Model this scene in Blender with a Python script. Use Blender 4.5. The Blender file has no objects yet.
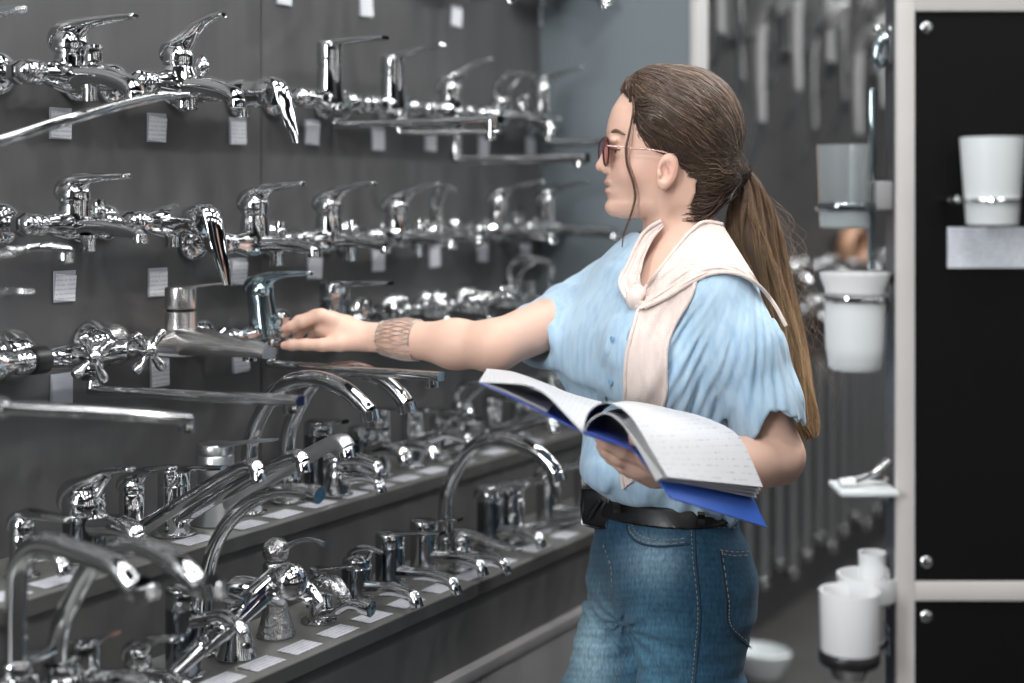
import bpy, math, random
import numpy as np
from mathutils import Vector, Matrix
random.seed(7); rng = np.random.default_rng(7)
C = bpy.context.scene.collection
PI = math.pi
# ------------------------------------------------------------------ camera frame
FPX = 1422.0; HZ = 198.0; CX = 1.68; CZ = 1.40
TH = math.atan(848.0 / FPX)
ST, CT = math.sin(TH), math.cos(TH)
FW = Vector((-ST, CT, 0)); RT = Vector((CT, ST, 0)); CAM = Vector((CX, 0, CZ))
def ray(px, py): return FW + RT * ((px - 512) / FPX) + Vector((0, 0, (HZ - py) / FPX))
def on_x(px, py, X):
    d = ray(px, py); return CAM + d * ((X - CX) / d.x)
def on_z(px, py, Z):
    d = ray(px, py); return CAM + d * ((Z - CZ) / d.z)
def at_d(px, py, t): return CAM + ray(px, py) * t
# ------------------------------------------------------------------ materials
def new_mat(name):
    m = bpy.data.materials.new(name); m.use_nodes = True
    nt = m.node_tree; b = nt.nodes['Principled BSDF']
    return m, nt, b
def ramp(nt, fac, stops):
    r = nt.nodes.new('ShaderNodeValToRGB'); el = r.color_ramp.elements
    while len(el) < len(stops): el.new(0.5)
    for e, (p, c) in zip(el, stops):
        e.position = p; e.color = (*c, 1)
    nt.links.new(fac, r.inputs[0]); return r.outputs[0]
def noise(nt, scale, detail=3, stretch=(1, 1, 1), coord='Object'):
    tc = nt.nodes.new('ShaderNodeTexCoord'); mp = nt.nodes.new('ShaderNodeMapping')
    mp.inputs['Scale'].default_value = stretch
    nz = nt.nodes.new('ShaderNodeTexNoise'); nz.inputs['Scale'].default_value = scale; nz.inputs['Detail'].default_value = detail
    nt.links.new(tc.outputs[coord], mp.inputs[0]); nt.links.new(mp.outputs[0], nz.inputs['Vector'])
    return nz.outputs['Fac']
def bump(nt, b, fac, strength, dist=0.001):
    n = nt.nodes.new('ShaderNodeBump'); n.inputs['Strength'].default_value = strength; n.inputs['Distance'].default_value = dist
    nt.links.new(fac, n.inputs['Height']); nt.links.new(n.outputs[0], b.inputs['Normal'])
def mat(name, col, rough=0.5, metal=0.0, vary=0.06, nscale=20, bstr=0.0, spec=0.5, stretch=(1, 1, 1), bdist=0.001, **kw):
    m, nt, b = new_mat(name)
    f = noise(nt, nscale, 3, stretch)
    lo = tuple(max(0, c * (1 - vary)) for c in col); hi = tuple(min(1, c * (1 + vary)) for c in col)
    nt.links.new(ramp(nt, f, [(0.3, lo), (0.7, hi)]), b.inputs['Base Color'])
    b.inputs['Roughness'].default_value = rough; b.inputs['Metallic'].default_value = metal
    b.inputs['Specular IOR Level'].default_value = spec
    if bstr: bump(nt, b, f, bstr, bdist)
    for k, v in kw.items(): b.inputs[k].default_value = v
    return m
M = {}
M['chrome'] = mat('chrome', (0.62, 0.63, 0.64), 0.035, 1.0, 0.01, 5)
M['dark_chrome'] = mat('dark_chrome', (0.25, 0.275, 0.30), 0.12, 1.0, 0.02, 5)
M['blue_chrome'] = mat('blue_chrome', (0.47, 0.58, 0.63), 0.12, 1.0, 0.02, 5)
M['brushed'] = mat('brushed_steel', (0.62, 0.61, 0.60), 0.27, 1.0, 0.08, 60, 0.15, stretch=(1, 1, 14), bdist=0.0003)
M['satin'] = mat('satin_nickel', (0.60, 0.62, 0.63), 0.33, 1.0, 0.04, 40)
M['engraved'] = mat('engraved_chrome', (0.60, 0.60, 0.60), 0.10, 1.0, 0.02, 160, 1.0, bdist=0.003)
M['black_plastic'] = mat('black_plastic', (0.012, 0.012, 0.013), 0.35, 0, 0.1)
M['wall'] = mat('grey_laminate_panel', (0.080, 0.080, 0.082), 0.33, 0, 0.10, 3.0, 0.04, spec=0.5, stretch=(6, 6, 0.6), bdist=0.001)
M['shelf_top'] = mat('grey_shelf_top', (0.14, 0.14, 0.133), 0.30, 0, 0.08, 6)
M['riser'] = mat('grey_riser', (0.070, 0.069, 0.069), 0.45, 0, 0.08, 5, stretch=(1, 5, .5))
M['edge_strip'] = mat('shelf_edge_strip', (0.060, 0.059, 0.058), 0.4, 0, 0.05, 5)
M['cab'] = mat('light_grey_cabinet', (0.19, 0.185, 0.185), 0.42, 0, 0.05, 5)
M['bluegrey'] = mat('blue_grey_partition', (0.155, 0.185, 0.205), 0.5, 0, 0.08, 2)
M['white_trim'] = mat('white_trim', (0.46, 0.455, 0.45), 0.45, 0, 0.04, 8)
M['room_dark'] = mat('dark_room_wall', (0.022, 0.022, 0.024), 0.6, 0, 0.1, 2)
M['far_dark'] = mat('dark_display_panel', (0.038, 0.038, 0.039), 0.5, 0, 0.1, 2)
M['floor'] = mat('dark_floor', (0.055, 0.053, 0.052), 0.35, 0, 0.15, 3)
M['ceiling'] = mat('ceiling', (0.03, 0.03, 0.032), 0.8, 0, 0.05, 3)
M['paper'] = mat('white_paper', (0.80, 0.81, 0.83), 0.6, 0, 0.03, 30)
M['holder'] = mat('clear_grey_holder', (0.42, 0.45, 0.50), 0.25, 0, 0.05, 30)
M['ceramic'] = mat('white_ceramic', (0.82, 0.83, 0.84), 0.16, 0, 0.02, 8)
M['frost'] = mat('frosted_glass', (0.72, 0.76, 0.77), 0.35, 0, 0.03, 8)
M['board_black'] = mat('black_board', (0.004, 0.004, 0.0045), 0.5, 0, 0.1, 5, spec=0.18)
M['board_side'] = mat('dark_board_side', (0.045, 0.05, 0.058), 0.5, 0, 0.1, 5)
M['board_frame'] = mat('pale_frame', (0.56, 0.535, 0.515), 0.5, 0, 0.04, 8)
M['tan'] = mat('tan_tone', (0.36, 0.20, 0.12), 0.45, 0, 0.15, 8)
def glass_mat():
    m, nt, b = new_mat('clear_glass')
    b.inputs['Base Color'].default_value = (0.90, 0.95, 0.96, 1); b.inputs['Roughness'].default_value = 0.10
    b.inputs['Transmission Weight'].default_value = 0.90; b.inputs['IOR'].default_value = 1.45
    return m
M['glass'] = glass_mat()
def lines_mat(name, base, ink, scale=90, axis='Z'):
    """rows of small printed lines on a card, in the card's own coordinates"""
    m, nt, b = new_mat(name)
    tc = nt.nodes.new('ShaderNodeTexCoord'); w = nt.nodes.new('ShaderNodeTexWave')
    w.bands_direction = axis; w.inputs['Scale'].default_value = scale; w.inputs['Distortion'].default_value = 0.0
    nz = nt.nodes.new('ShaderNodeTexNoise'); nz.inputs['Scale'].default_value = 260; nz.inputs['Detail'].default_value = 1
    nt.links.new(tc.outputs['Object'], w.inputs[0]); nt.links.new(tc.outputs['Object'], nz.inputs['Vector'])
    mu = nt.nodes.new('ShaderNodeMath'); mu.operation = 'MULTIPLY'
    nt.links.new(w.outputs['Fac'], mu.inputs[0]); nt.links.new(nz.outputs['Fac'], mu.inputs[1])
    nt.links.new(ramp(nt, mu.outputs[0], [(0.33, base), (0.5, ink)]), b.inputs['Base Color'])
    b.inputs['Roughness'].default_value = 0.5
    return m
M['tag'] = lines_mat('price_card', (0.80, 0.82, 0.86), (0.58, 0.60, 0.66), 45)
# ------------------------------------------------------------------ mesh builder
def cr(pts, n):
    """Catmull-Rom resample of rows (any number of columns)"""
    P = np.array(pts, float); 
    if len(P) == 2: 
        t = np.linspace(0, 1, n)[:, None]; return P[0] * (1 - t) + P[1] * t
    P = np.vstack([2 * P[0] - P[1], P, 2 * P[-1] - P[-2]]); k = len(P) - 3
    u = np.linspace(0, k, n); i = np.minimum(u.astype(int), k - 1); t = (u - i)[:, None]
    a, b, c, d = P[i], P[i + 1], P[i + 2], P[i + 3]
    return 0.5 * (2 * b + (c - a) * t + (2 * a - 5 * b + 4 * c - d) * t**2 + (3 * b - a - 3 * c + d) * t**3)
class MB:
    def __init__(s): s.v = []; s.f = []
    def add(s, vs, fs):
        k = len(s.v); s.v += [tuple(map(float, v)) for v in vs]; s.f += [tuple(k + i for i in f) for f in fs]; return s
    def lathe(s, prof, p=(0, 0, 0), ax=(0, 0, 1), n=24, squash=None):
        ax = Vector(ax).normalized(); q = Vector((0, 0, 1)).rotation_difference(ax).to_matrix(); p = Vector(p)
        vs = []; fs = []
        for (r, h) in prof:
            for i in range(n):
                a = 2 * PI * i / n; x, y = r * math.cos(a), r * math.sin(a)
                if squash: x *= squash[0]; y *= squash[1]
                vs.append(p + q @ Vector((x, y, h)))
        m = len(prof)
        for j in range(m - 1):
            for i in range(n): fs.append((j * n + i, j * n + (i + 1) % n, (j + 1) * n + (i + 1) % n, (j + 1) * n + i))
        fs.append(tuple(range(n - 1, -1, -1))); fs.append(tuple((m - 1) * n + i for i in range(n)))
        return s.add(vs, fs)
    def sweep(s, pts, n=16, res=24, up=(0, 1, 0), power=2.0, closed=False, smooth=True):
        """pts rows: x,y,z,a,b : a = half size along 'up', b = half size along the other normal"""
        P = cr(pts, res) if smooth else np.array(pts, float)
        X = P[:, :3]; T = np.gradient(X, axis=0)
        if closed: T = np.roll(X, -1, 0) - np.roll(X, 1, 0)
        T /= np.linalg.norm(T, axis=1)[:, None] + 1e-9
        U = np.array(up, float)
        if U.ndim == 1: U = np.tile(U, (len(P), 1))
        else: U = cr(U, res) if smooth else U
        U = U - (U * T).sum(1)[:, None] * T; U /= np.linalg.norm(U, axis=1)[:, None] + 1e-9
        B = np.cross(T, U); vs = []
        for k in range(len(P)):
            for i in range(n):
                a = 2 * PI * i / n; c, d = math.cos(a), math.sin(a); e = 2 / power
                c = math.copysign(abs(c)**e, c); d = math.copysign(abs(d)**e, d)
                vs.append(X[k] + U[k] * P[k, 3] * c + B[k] * P[k, 4] * d)
        m = len(P); fs = []
        for j in range(m if closed else m - 1):
            j2 = (j + 1) % m
            for i in range(n): fs.append((j * n + i, j * n + (i + 1) % n, j2 * n + (i + 1) % n, j2 * n + i))
        if not closed: fs.append(tuple(range(n - 1, -1, -1))); fs.append(tuple((m - 1) * n + i for i in range(n)))
        return s.add(vs, fs)
    def tube(s, pts, r, n=12, res=24, smooth=True):
        rr = r if hasattr(r, '__len__') else [r] * len(pts)
        return s.sweep([(*p, q, q) for p, q in zip(pts, rr)], n, res, up=(0.13, 0.97, 0.21), smooth=smooth)
    def box(s, lo, hi, bev=0.0):
        x0, y0, z0 = lo; x1, y1, z1 = hi
        if bev <= 0:
            vs = [(x, y, z) for x in (x0, x1) for y in (y0, y1) for z in (z0, z1)]
            return s.add(vs, [(0, 1, 3, 2), (4, 6, 7, 5), (0, 4, 5, 1), (2, 3, 7, 6), (0, 2, 6, 4), (1, 5, 7, 3)])
        import bmesh
        bm = bmesh.new(); bmesh.ops.create_cube(bm, size=1)
        for v in bm.verts: v.co = Vector(((x0 + x1) / 2 + v.co.x * (x1 - x0), (y0 + y1) / 2 + v.co.y * (y1 - y0), (z0 + z1) / 2 + v.co.z * (z1 - z0)))
        bmesh.ops.bevel(bm, geom=bm.edges[:], offset=bev, segments=2, affect='EDGES', profile=0.5)
        bm.verts.index_update(); s.add([v.co for v in bm.verts], [[v.index for v in f.verts] for f in bm.faces]); bm.free(); return s
    def ball(s, c, r, n=20, sq=(1, 1, 1)):
        prof = [(math.sin(PI * k / n), -math.cos(PI * k / n)) for k in range(n + 1)]
        prof[0] = (1e-4, -1); prof[-1] = (1e-4, 1); k0 = len(s.v)
        s.lathe(prof, n=n + 4)
        for i in range(k0, len(s.v)):
            v = s.v[i]; s.v[i] = (c[0] + v[0] * r * sq[0], c[1] + v[1] * r * sq[1], c[2] + v[2] * r * sq[2])
        return s
    def xf(s, mtx):
        s.v = [tuple(mtx @ Vector(v)) for v in s.v]; return s
    def build(s, name, m, parent=None, loc=None, angle=38, flat=False):
        me = bpy.data.meshes.new(name); me.from_pydata(s.v, [], s.f); me.update()
        if not flat:
            me.polygons.foreach_set('use_smooth', [True] * len(me.polygons))
            if angle: me.set_sharp_from_angle(angle=math.radians(angle))
        me.materials.append(m if not isinstance(m, str) else M[m])
        o = bpy.data.objects.new(name, me); C.objects.link(o)
        if parent: o.parent = parent
        if loc is not None: o.location = loc
        return o
def thing(name, label, cat, loc=(0, 0, 0), rotz=0, group=None):
    o = bpy.data.objects.new(name, None); C.objects.link(o); o.empty_display_size = 0.05
    o.location = loc; o.rotation_euler = (0, 0, rotz); o['label'] = label; o['category'] = cat
    if group: o['group'] = group
    return o
def tag(o, label, cat, group=None, kind=None):
    o['label'] = label; o['category'] = cat
    if group: o['group'] = group
    if kind: o['kind'] = kind
    return o
def struct(o): o['kind'] = 'structure'; return o
# ------------------------------------------------------------------ room
Y0, Y1 = -0.6, 2.95
XA, ZA, XB, ZB, ZC = 0.20, 0.881, 0.378, 0.739, 0.602
# display wall in laminate panels (grooves between them)
mb = MB(); seam = on_x(261, 200, 0).y
mb.box((-0.04, Y0, 0), (0, seam - 0.0015, 3.2)); mb.box((-0.04, seam + 0.0015, 0), (0, Y1, 3.2)); mb.box((-0.05, Y0, 0), (-0.003, Y1, 3.2))
struct(mb.build('wall_left', 'wall', flat=True))
def stepped(name, label, x, z, zlow, dx0, labelcat='shelf'):
    t = thing(name, label, labelcat, (0, (Y0 + Y1) / 2, zlow)); L = (Y1 - Y0) / 2
    MB().box((dx0, -L, z - zlow - 0.022), (x, L, z - zlow), 0.0015).build('shelf_board', 'shelf_top', t)
    MB().box((x, -L, z - zlow - 0.022), (x + 0.0012, L, z - zlow - 0.0015)).build('edge_strip', 'edge_strip', t, flat=True)
    MB().box((dx0, -L, 0), (x - 0.008, L, z - zlow - 0.0225)).build('riser_panel', 'riser', t, flat=True)
    return t
stepped('display_step', 'upper grey display step with tall taps against the tap wall', XA, ZA, ZB + 0.0005, 0.001)
stepped('display_step', 'lower front display step of grey laminate above the light cabinet', XB, ZB, ZC + 0.0005, 0.001)
t = thing('base_cabinet', 'light grey base cabinet under the lower display step', 'cabinet', (0, (Y0 + Y1) / 2, 0)); L = (Y1 - Y0) / 2
MB().box((0.001, -L, 0.08), (0.372, L, ZC - 0.02)).build('cabinet_body', 'cab', t, flat=True)
MB().box((0.001, -L, ZC - 0.02), (0.392, L, ZC), 0.002).build('cabinet_top', 'cab', t)
MB().box((0.001, -L, 0), (0.33, L, 0.08)).build('plinth', 'black_plastic', t, flat=True)
nd = 4
for k in range(nd):
    a = -L + 2 * L * k / nd + 0.0015; b = -L + 2 * L * (k + 1) / nd - 0.0015
    d = MB().box((0.372, a, 0.085), (0.388, b, ZC - 0.0215), 0.001).build('door', 'cab', t)
    MB().lathe([(0.004, 0), (0.004, 0.012), (0.009, 0.016), (0.010, 0.022), (0.007, 0.026)], (0.388, (a + b) / 2 + 0.33, 0.50), (1, 0, 0)).build('knob', 'chrome', d)
# end partition with a white front edge
xe = 0.387 + 0.0
t = struct(MB().box((-0.05, Y1, 0), (0.387, Y1 + 0.06, 3.2)).build('wall_end', 'bluegrey', flat=True))
t = struct(MB().box((0.3875, Y1 - 0.004, 0), (0.404, Y1 + 0.064, 3.2), 0.002).build('trim_1', 'white_trim'))
struct(MB().box((-1.5, -3, -0.05), (9, 9.5, 0)).build('floor', 'floor', flat=True))
struct(MB().box((-1.5, -3, 3.2), (9, 9.5, 3.25)).build('ceiling', 'ceiling', flat=True))
struct(MB().box((4.6, -3, 0), (4.65, 9, 3.2)).build('wall_right', 'room_dark', flat=True))
struct(MB().box((-.05, -3.05, 0), (4.65, -3, 3.2)).build('wall_front', 'room_dark', flat=True))
# ------------------------------------------------------------------ tap parts (x out of the wall, y along the wall, z up)
def flanges(t, m, z=0, half=0.075, r=0.033, cone=False):
    for s in (-1, 1):
        pr = [(r * .9, 0.0005), (r, 0.003), (r, 0.007), (r * .55, 0.034), (0.014, 0.040)] if cone else \
             [(r * .93, 0.0005), (r, 0.003), (r * .98, 0.008), (r * .85, 0.015), (r * .6, 0.020), (0.0145, 0.022)]
        MB().lathe(pr, (0, s * half, z), (1, 0, 0), 32).build('wall_flange', m, t)
        e = MB().lathe([(0.0115, 0.018), (0.0115, 0.046), (0.013, 0.050)], (0, s * half, z), (1, 0, 0), 20)
        e.lathe([(0.0155, 0.040), (0.0175, 0.042), (0.0175, 0.054), (0.0155, 0.056)], (0, s * half, z), (1, 0, 0), 6)
        e.ball((0.066, s * half, z), 0.0165, 12).build('union_nut', m, t)
def bar_body(t, m, r=0.019, half=0.082, x=0.070, z=0, bulge=1.25, square=False):
    if square:
        return MB().sweep([(x, -half, z, r * .75, r * .6), (x, -half * .6, z, r * .95, r * .85), (x, 0, z, r * 1.15, r * 1.1), (x, half * .6, z, r * .95, r * .85), (x, half, z, r * .75, r * .6)], 24, 30, up=(1, 0, 0), power=4).build('body', m, t)
    pr = [(0.001, -half), (r * .8, -half), (r * .9, -half + .004), (r * .9, -half * .7), (r * .72, -half * .62), (r * .85, -half * .5), (r * bulge, -half * .15), (r * bulge, half * .15), (r * .85, half * .5), (r * .72, half * .62), (r * .9, half * .7), (r * .9, half - .004), (r * .8, half), (0.001, half)]
    return MB().lathe(pr, (x, 0, z), (0, 1, 0), 28).build('body', m, t)
def tower(t, m, h=0.05, r=0.0235, x=0.072, z0=0.0, taper=1.0, ring=True):
    pr = [(r * 1.15 * taper, z0), (r * 1.02 * taper, z0 + h * .35), (r, z0 + h * .8)]
    if ring: pr += [(r * .9, z0 + h * .82), (r * .9, z0 + h * .88), (r, z0 + h * .9)]
    pr += [(r, z0 + h), (r * .8, z0 + h + .001)]
    return MB().lathe(pr, (x, 0, 0), (0, 0, 1), 32).build('cartridge_tower', m, t)
def beak(t, m, x=0.072, z=0.05, L=0.115, rise=0.022, r=0.0245, hcap=0.034, yaw=0, up=0.0, hole=False):
    """hooded lever: rounded cap over the tower that runs out into a thin curved arm"""
    b = MB().sweep([(-r * .72, 0, 0.001, r * .62, r * .26), (-r * .80, 0, hcap * .35, r * .85, r * .40), (-r * .45, 0, hcap * .72, r * .96, r * .50), (r * .15, 0, hcap * .92, r * .95, r * .34),
                    (r * 1.0, 0, hcap * .98 + rise * .30, r * .68, .0085), (L * .52, 0, hcap + rise * .70, .0130, .0058), (L * .8, 0, hcap + rise * .95, .0100, .0046), (L * .97, 0, hcap + rise, .0088, .0040), (L, 0, hcap + rise, .006, .0025)],
                   20, 40, up=(0, 1, 0), power=2.4)
    b.lathe([(r * .98, 0), (r, .002), (r, hcap * .32), (r * .93, hcap * .62), (r * .62, hcap * .85), (.001, hcap * .9)], (0, 0, 0), (0, 0, 1), 28)
    b.sweep([(r * .45, 0, hcap * .30, .008, .004), (r * 1.05, 0, hcap * .72, .006, .003), (r * 1.6, 0, hcap * 1.02 + rise * .3, .005, .002)], 12, 12)
    q = Matrix.Translation((x, 0, z)) @ Matrix.Rotation(yaw, 4, 'Z') @ Matrix.Rotation(-up, 4, 'Y')
    return b.xf(q).build('lever', m, t)
def flat_lever(t, m, x=0.072, z=0.05, L=0.10, r=0.0235, h=0.030, rise=0.0, yaw=0, th=.0060, w=.014, stem=True):
    b = MB().lathe([(r * .98, 0), (r, .002), (r, h * .9), (r * .96, h), (.001, h + .0008)], (0, 0, 0), (0, 0, 1), 32)
    b.sweep([(-r * .6, 0, h - th * .4, w, th), (r * .6, 0, h - th * .2, w * 1.15, th), (L * .55, 0, h + rise * .5, w, th * .8), (L, 0, h + rise, w * .75, th * .6)], 16, 20, power=3.2)
    q = Matrix.Translation((x, 0, z)) @ Matrix.Rotation(yaw, 4, 'Z')
    return b.xf(q).build('lever', m, t)
def loop_lever(t, m, x=0.072, z=0.05, L=0.10, r=0.0235, H=0.045, rr=.0055, yaw=0):
    """thin bow lever: up, over and back"""
    b = MB().lathe([(r * .98, 0), (r, .002), (r * .9, .012), (r * .4, .018), (.001, .019)], n=28)
    b.tube([(-r * .6, 0, .010), (-r * .55, 0, H * .6), (r * .3, 0, H), (L * .55, 0, H * 1.05), (L, 0, H * .9)], [rr, rr, rr * 1.15, rr, rr * .8], 12, 30)
    b.tube([(r * .5, 0, .010), (r * .9, 0, H * .55), (L * .6, 0, H * 1.0)], [rr * .8, rr * .8, rr * .7], 10, 16)
    q = Matrix.Translation((x, 0, z)) @ Matrix.Rotation(yaw, 4, 'Z')
    return b.xf(q).build('lever', m, t)
def front_lever(t, m, x=0.09, z=0, L=0.11, drop=0.09):
    """cartridge pointing out of the wall with a long bowed lever that hangs down"""
    MB().lathe([(.020, 0), (.021, .01), (.019, .03), (.0225, .036), (.0235, .055), (.021, .062), (.001, .0625)], (x, 0, z), (1, 0, 0), 28).build('cartridge_tower', m, t)
    b = MB().sweep([(x + .045, 0, z + .012, .019, .010), (x + .062, 0, z + .018, .020, .008), (x + .078, 0, z + .006, .019, .007), (x + .090, 0, z - drop * .35, .0175, .0060), (x + .100, 0, z - drop * .7, .014, .005), (x + .108, 0, z - drop, .0075, .003)], 18, 32, up=(0, 1, 0), power=2.3)
    return b.build('lever', m, t)
def short_spout(t, m, x=0.075, z=-0.004, L=0.105, drop=0.022, r=0.0145, y=0, yaw=0):
    b = MB().sweep([(0, 0, 0, r * 1.3, r * 1.15), (L * .35, 0, .002, r * 1.15, r), (L * .7, 0, -drop * .25, r, r * .9), (L * .93, 0, -drop * .8, r * .95, r * .85), (L, 0, -drop * 1.25, r * .92, r * .85)], 20, 26, up=(0, 1, 0))
    q = Matrix.Translation((x, y, z)) @ Matrix.Rotation(yaw, 4, 'Z')
    o = b.xf(q).build('spout', m, t)
    n = MB().lathe([(r * .82, 0), (r * .86, -.002), (r * .86, -.012), (r * .7, -.013), (.001, -.012)], (L, 0, -drop * 1.2), (0, 0, 1), 20)
    n.xf(q).build('aerator', m, o); return o
def long_spout(t, m, x=0.085, z=-0.012, L=0.27, drop=0.045, a=.0125, bb=.0075, rise=0.0, yaw=0, tip=.016, square=False):
    e = MB().lathe([(.016, 0), (.017, -.006), (.012, -.010), (.012, -drop + .012)], (x, 0, z), (0, 0, 1), 20)
    e.lathe([(.0155, -.010), (.0165, -.012), (.0165, -.022), (.0155, -.024)], (x, 0, z), (0, 0, 1), 6).build('swivel_joint', m, t)
    p = [(0, 0, .012, bb * 1.25, bb * 1.25), (0.002, 0, .0, a, bb * 1.15), (.02, 0, -.004 + rise * .07, a, bb), (L * .5, 0, -.004 + rise * .5, a, bb), (L * .97, 0, -.003 + rise * .97, a, bb), (L, 0, -.004 + rise, a * .96, bb * .9)]
    q = Matrix.Translation((x, 0, z - drop)) @ Matrix.Rotation(yaw, 4, 'Z')
    o = MB().sweep(p, 16, 40, up=(0, 1, 0), power=5 if square else 2.6).xf(q).build('spout', m, t)
    MB().lathe([(.0105, .004), (.0112, 0), (.0112, -tip), (.0095, -tip - .001), (.001, -tip)], (L - .012, 0, -.004 + rise), (0, 0, 1), 20).xf(q).build('aerator', m, o)
    return o
def diverter(t, m, x=0.115, y=0.0, z=0.012, kind=0):
    if kind == 0: pr = [(.006, 0), (.006, .006), (.0135, .008), (.0125, .024), (.014, .027), (.013, .031), (.001, .032)]
    elif kind == 1: pr = [(.004, 0), (.004, .008), (.008, .010), (.0115, .016), (.0115, .022), (.008, .030), (.004, .036), (.001, .038)]
    else: pr = [(.0085, 0), (.010, .004), (.010, .012), (.008, .016), (.010, .018), (.009, .026), (.001, .028)]
    return MB().lathe(pr, (x, y, z), (0, 0, 1), 20).build('diverter_knob', m, t)
def shower_outlet(t, m, x=0.085, y=0.0, z=-0.016):
    return MB().lathe([(.013, 0), (.013, -.004), (.0105, -.006), (.0105, -.018), (.0115, -.019), (.0115, -.023), (.008, -.024), (.001, -.022)], (x, y, z), (0, 0, 1), 20).build('shower_outlet', m, t)
def cross_handle(t, m, p, ax=(1, 0, 0), rot=0.3, r=.030, neck=.024, arms=4):
    p = Vector(p); ax = Vector(ax).normalized(); q = Vector((0, 0, 1)).rotation_difference(ax).to_matrix().to_4x4()
    b = MB().lathe([(.0125, -neck), (.0125, -neck * .6), (.009, -neck * .5), (.009, -.008), (.011, -.006), (.0115, .006), (.008, .010), (.001, .012)], n=20)
    for k in range(arms):
        a = rot + 2 * PI * k / arms; c, s_ = math.cos(a), math.sin(a)
        b.sweep([(c * .006, s_ * .006, 0, .0055, .0055), (c * r * .45, s_ * r * .45, 0, .0055, .0055), (c * r * .78, s_ * r * .78, 0, .0085, .0080), (c * r * .95, s_ * r * .95, 0, .0072, .0068), (c * r, s_ * r, 0, .004, .004)], 14, 16, up=(0, 0, 1))
    b.xf(Matrix.Translation(p) @ q)
    return b.build('cross_handle', m, t)
TAGN = []
def card(px, z, m='tag', dz=0.0, w=0.041, h=0.045, label=None, tilt=0.0, y=None):
    y = on_x(px, 0, 0.012).y if y is None else y
    t = thing('price_card', label, 'price card', (0.0006, y, z), 0, 'price cards on the tap wall')
    MB().box((0, -w / 2, -h / 2), (0.003, w / 2, h / 2 + .002)).build('card_holder', 'holder', t, flat=True)
    q = Matrix.Rotation(tilt, 4, 'X')
    MB().box((0.0035, -w / 2 + .001, -h / 2 + .002), (0.0045, w / 2 - .001, h / 2 - .004)).xf(q).build('card', m, t, flat=True)
    return t
def wall_tap(label, px, z, name='wall_mixer_tap'):
    y = on_x(px, 0, 0.075).y
    return thing(name, label, 'tap', (0, y, z), 0, 'taps on the grey wall')
R1, R2, R3, R0 = 1.578, 1.362, 1.170, 1.838
ch = 'chrome'
# --- row 1
t = wall_tap('chrome wall mixer with hooded lever and curved spout, top row, leftmost whole one', 72, R1)
flanges(t, ch); bar_body(t, ch, .020); tower(t, ch, .036); beak(t, ch, z=.036, L=.130, rise=.006, r=.0265, hcap=.036); short_spout(t, ch, L=.125, drop=.020, r=.0165); diverter(t, ch, .118, 0, .010, 0); shower_outlet(t, ch, .112)
t = wall_tap('chrome wall mixer with swept-up lever and pointed diverter knob, top row', 180, R1)
flanges(t, ch); bar_body(t, ch, .022, bulge=1.35); tower(t, ch, .036, .0245, taper=1.25); beak(t, ch, z=.036, L=.095, rise=.036, r=.0245, hcap=.034); short_spout(t, ch, L=.118, drop=.018, r=.0165); diverter(t, ch, .122, 0, .008, 1); shower_outlet(t, ch, .098)
t = wall_tap('chrome shower mixer with long lever hanging down, top row of the wall', 243, R1 - .004)
flanges(t, ch, half=.07); bar_body(t, ch, .018, .078); front_lever(t, ch, .080, .0, drop=.085); shower_outlet(t, ch, .075)
t = wall_tap('chrome wall mixer with tall cylinder and level lever above a long straight spout, top row', 331, R1)
flanges(t, ch); bar_body(t, ch, .019); tower(t, 'chrome', .070, .0235); flat_lever(t, ch, z=.070, L=.125, h=.034, rise=.002); long_spout(t, ch, L=.345, drop=.030, a=.011, bb=.0065)
t = wall_tap('chrome wall mixer with tall cylinder and slanting flat lever, top row', 394, R1)
flanges(t, ch); bar_body(t, ch, .019); tower(t, ch, .068, .0235); flat_lever(t, ch, z=.068, L=.115, h=.028, rise=.016); long_spout(t, ch, L=.20, drop=.036, a=.011, bb=.006, yaw=.25)
t = wall_tap('blurred chrome wall mixer with pale rising lever and low long spout, top row', 452, R1)
flanges(t, ch); bar_body(t, ch, .020); tower(t, ch, .035, .0235); beak(t, ch, z=.035, L=.10, rise=.032, hcap=.036); long_spout(t, ch, x=.085, L=.30, drop=.085, a=.012, bb=.010)
t = wall_tap('blurred chrome wall mixer with bow-shaped lever, top row', 503, R1)
flanges(t, ch); bar_body(t, ch, .021); tower(t, ch, .025); loop_lever(t, ch, z=.025, L=.085, H=.065, rr=.0065); short_spout(t, ch, L=.12); diverter(t, ch, .125)
t = wall_tap('blurred chrome wall mixer with tall tower, last in the top row beside the partition', 544, R1)
flanges(t, ch); bar_body(t, ch, .020); tower(t, ch, .060, .021); beak(t, ch, z=.06, L=.11, rise=.022, r=.021); long_spout(t, ch, L=.20, drop=.038, a=.012, bb=.009)
# its neighbour outside the left edge reaches in with its spout
t = wall_tap('chrome tap whose long rising spout enters at the left edge below the top row', -95, 1.50)
t.location.y = 1.10
flanges(t, ch); bar_body(t, ch, .019); tower(t, ch, .05); beak(t, ch, z=.05)
a = at_d(-40, 148, 1.80); b_ = at_d(186, 96, 2.0)
pl = lambda p: Vector(p) - t.location
m_ = at_d(70, 119, 1.88); k_ = at_d(150, 98, 1.96)
s_ = MB().sweep([(.085, 0, -.01, .010, .008), (*pl(a), .009, .007), (*pl(m_), .009, .006), (*pl(k_), .009, .0055), (*pl(b_), .008, .005)], 16, 40, up=(0, 1, 0), power=2.5).build('spout', ch, t)
MB().lathe([(.009, .004), (.010, 0), (.010, -.016), (.001, -.017)], pl(b_ + Vector((-.004, 0, 0))), (0, 0, 1), 18).build('aerator', ch, s_)
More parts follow.
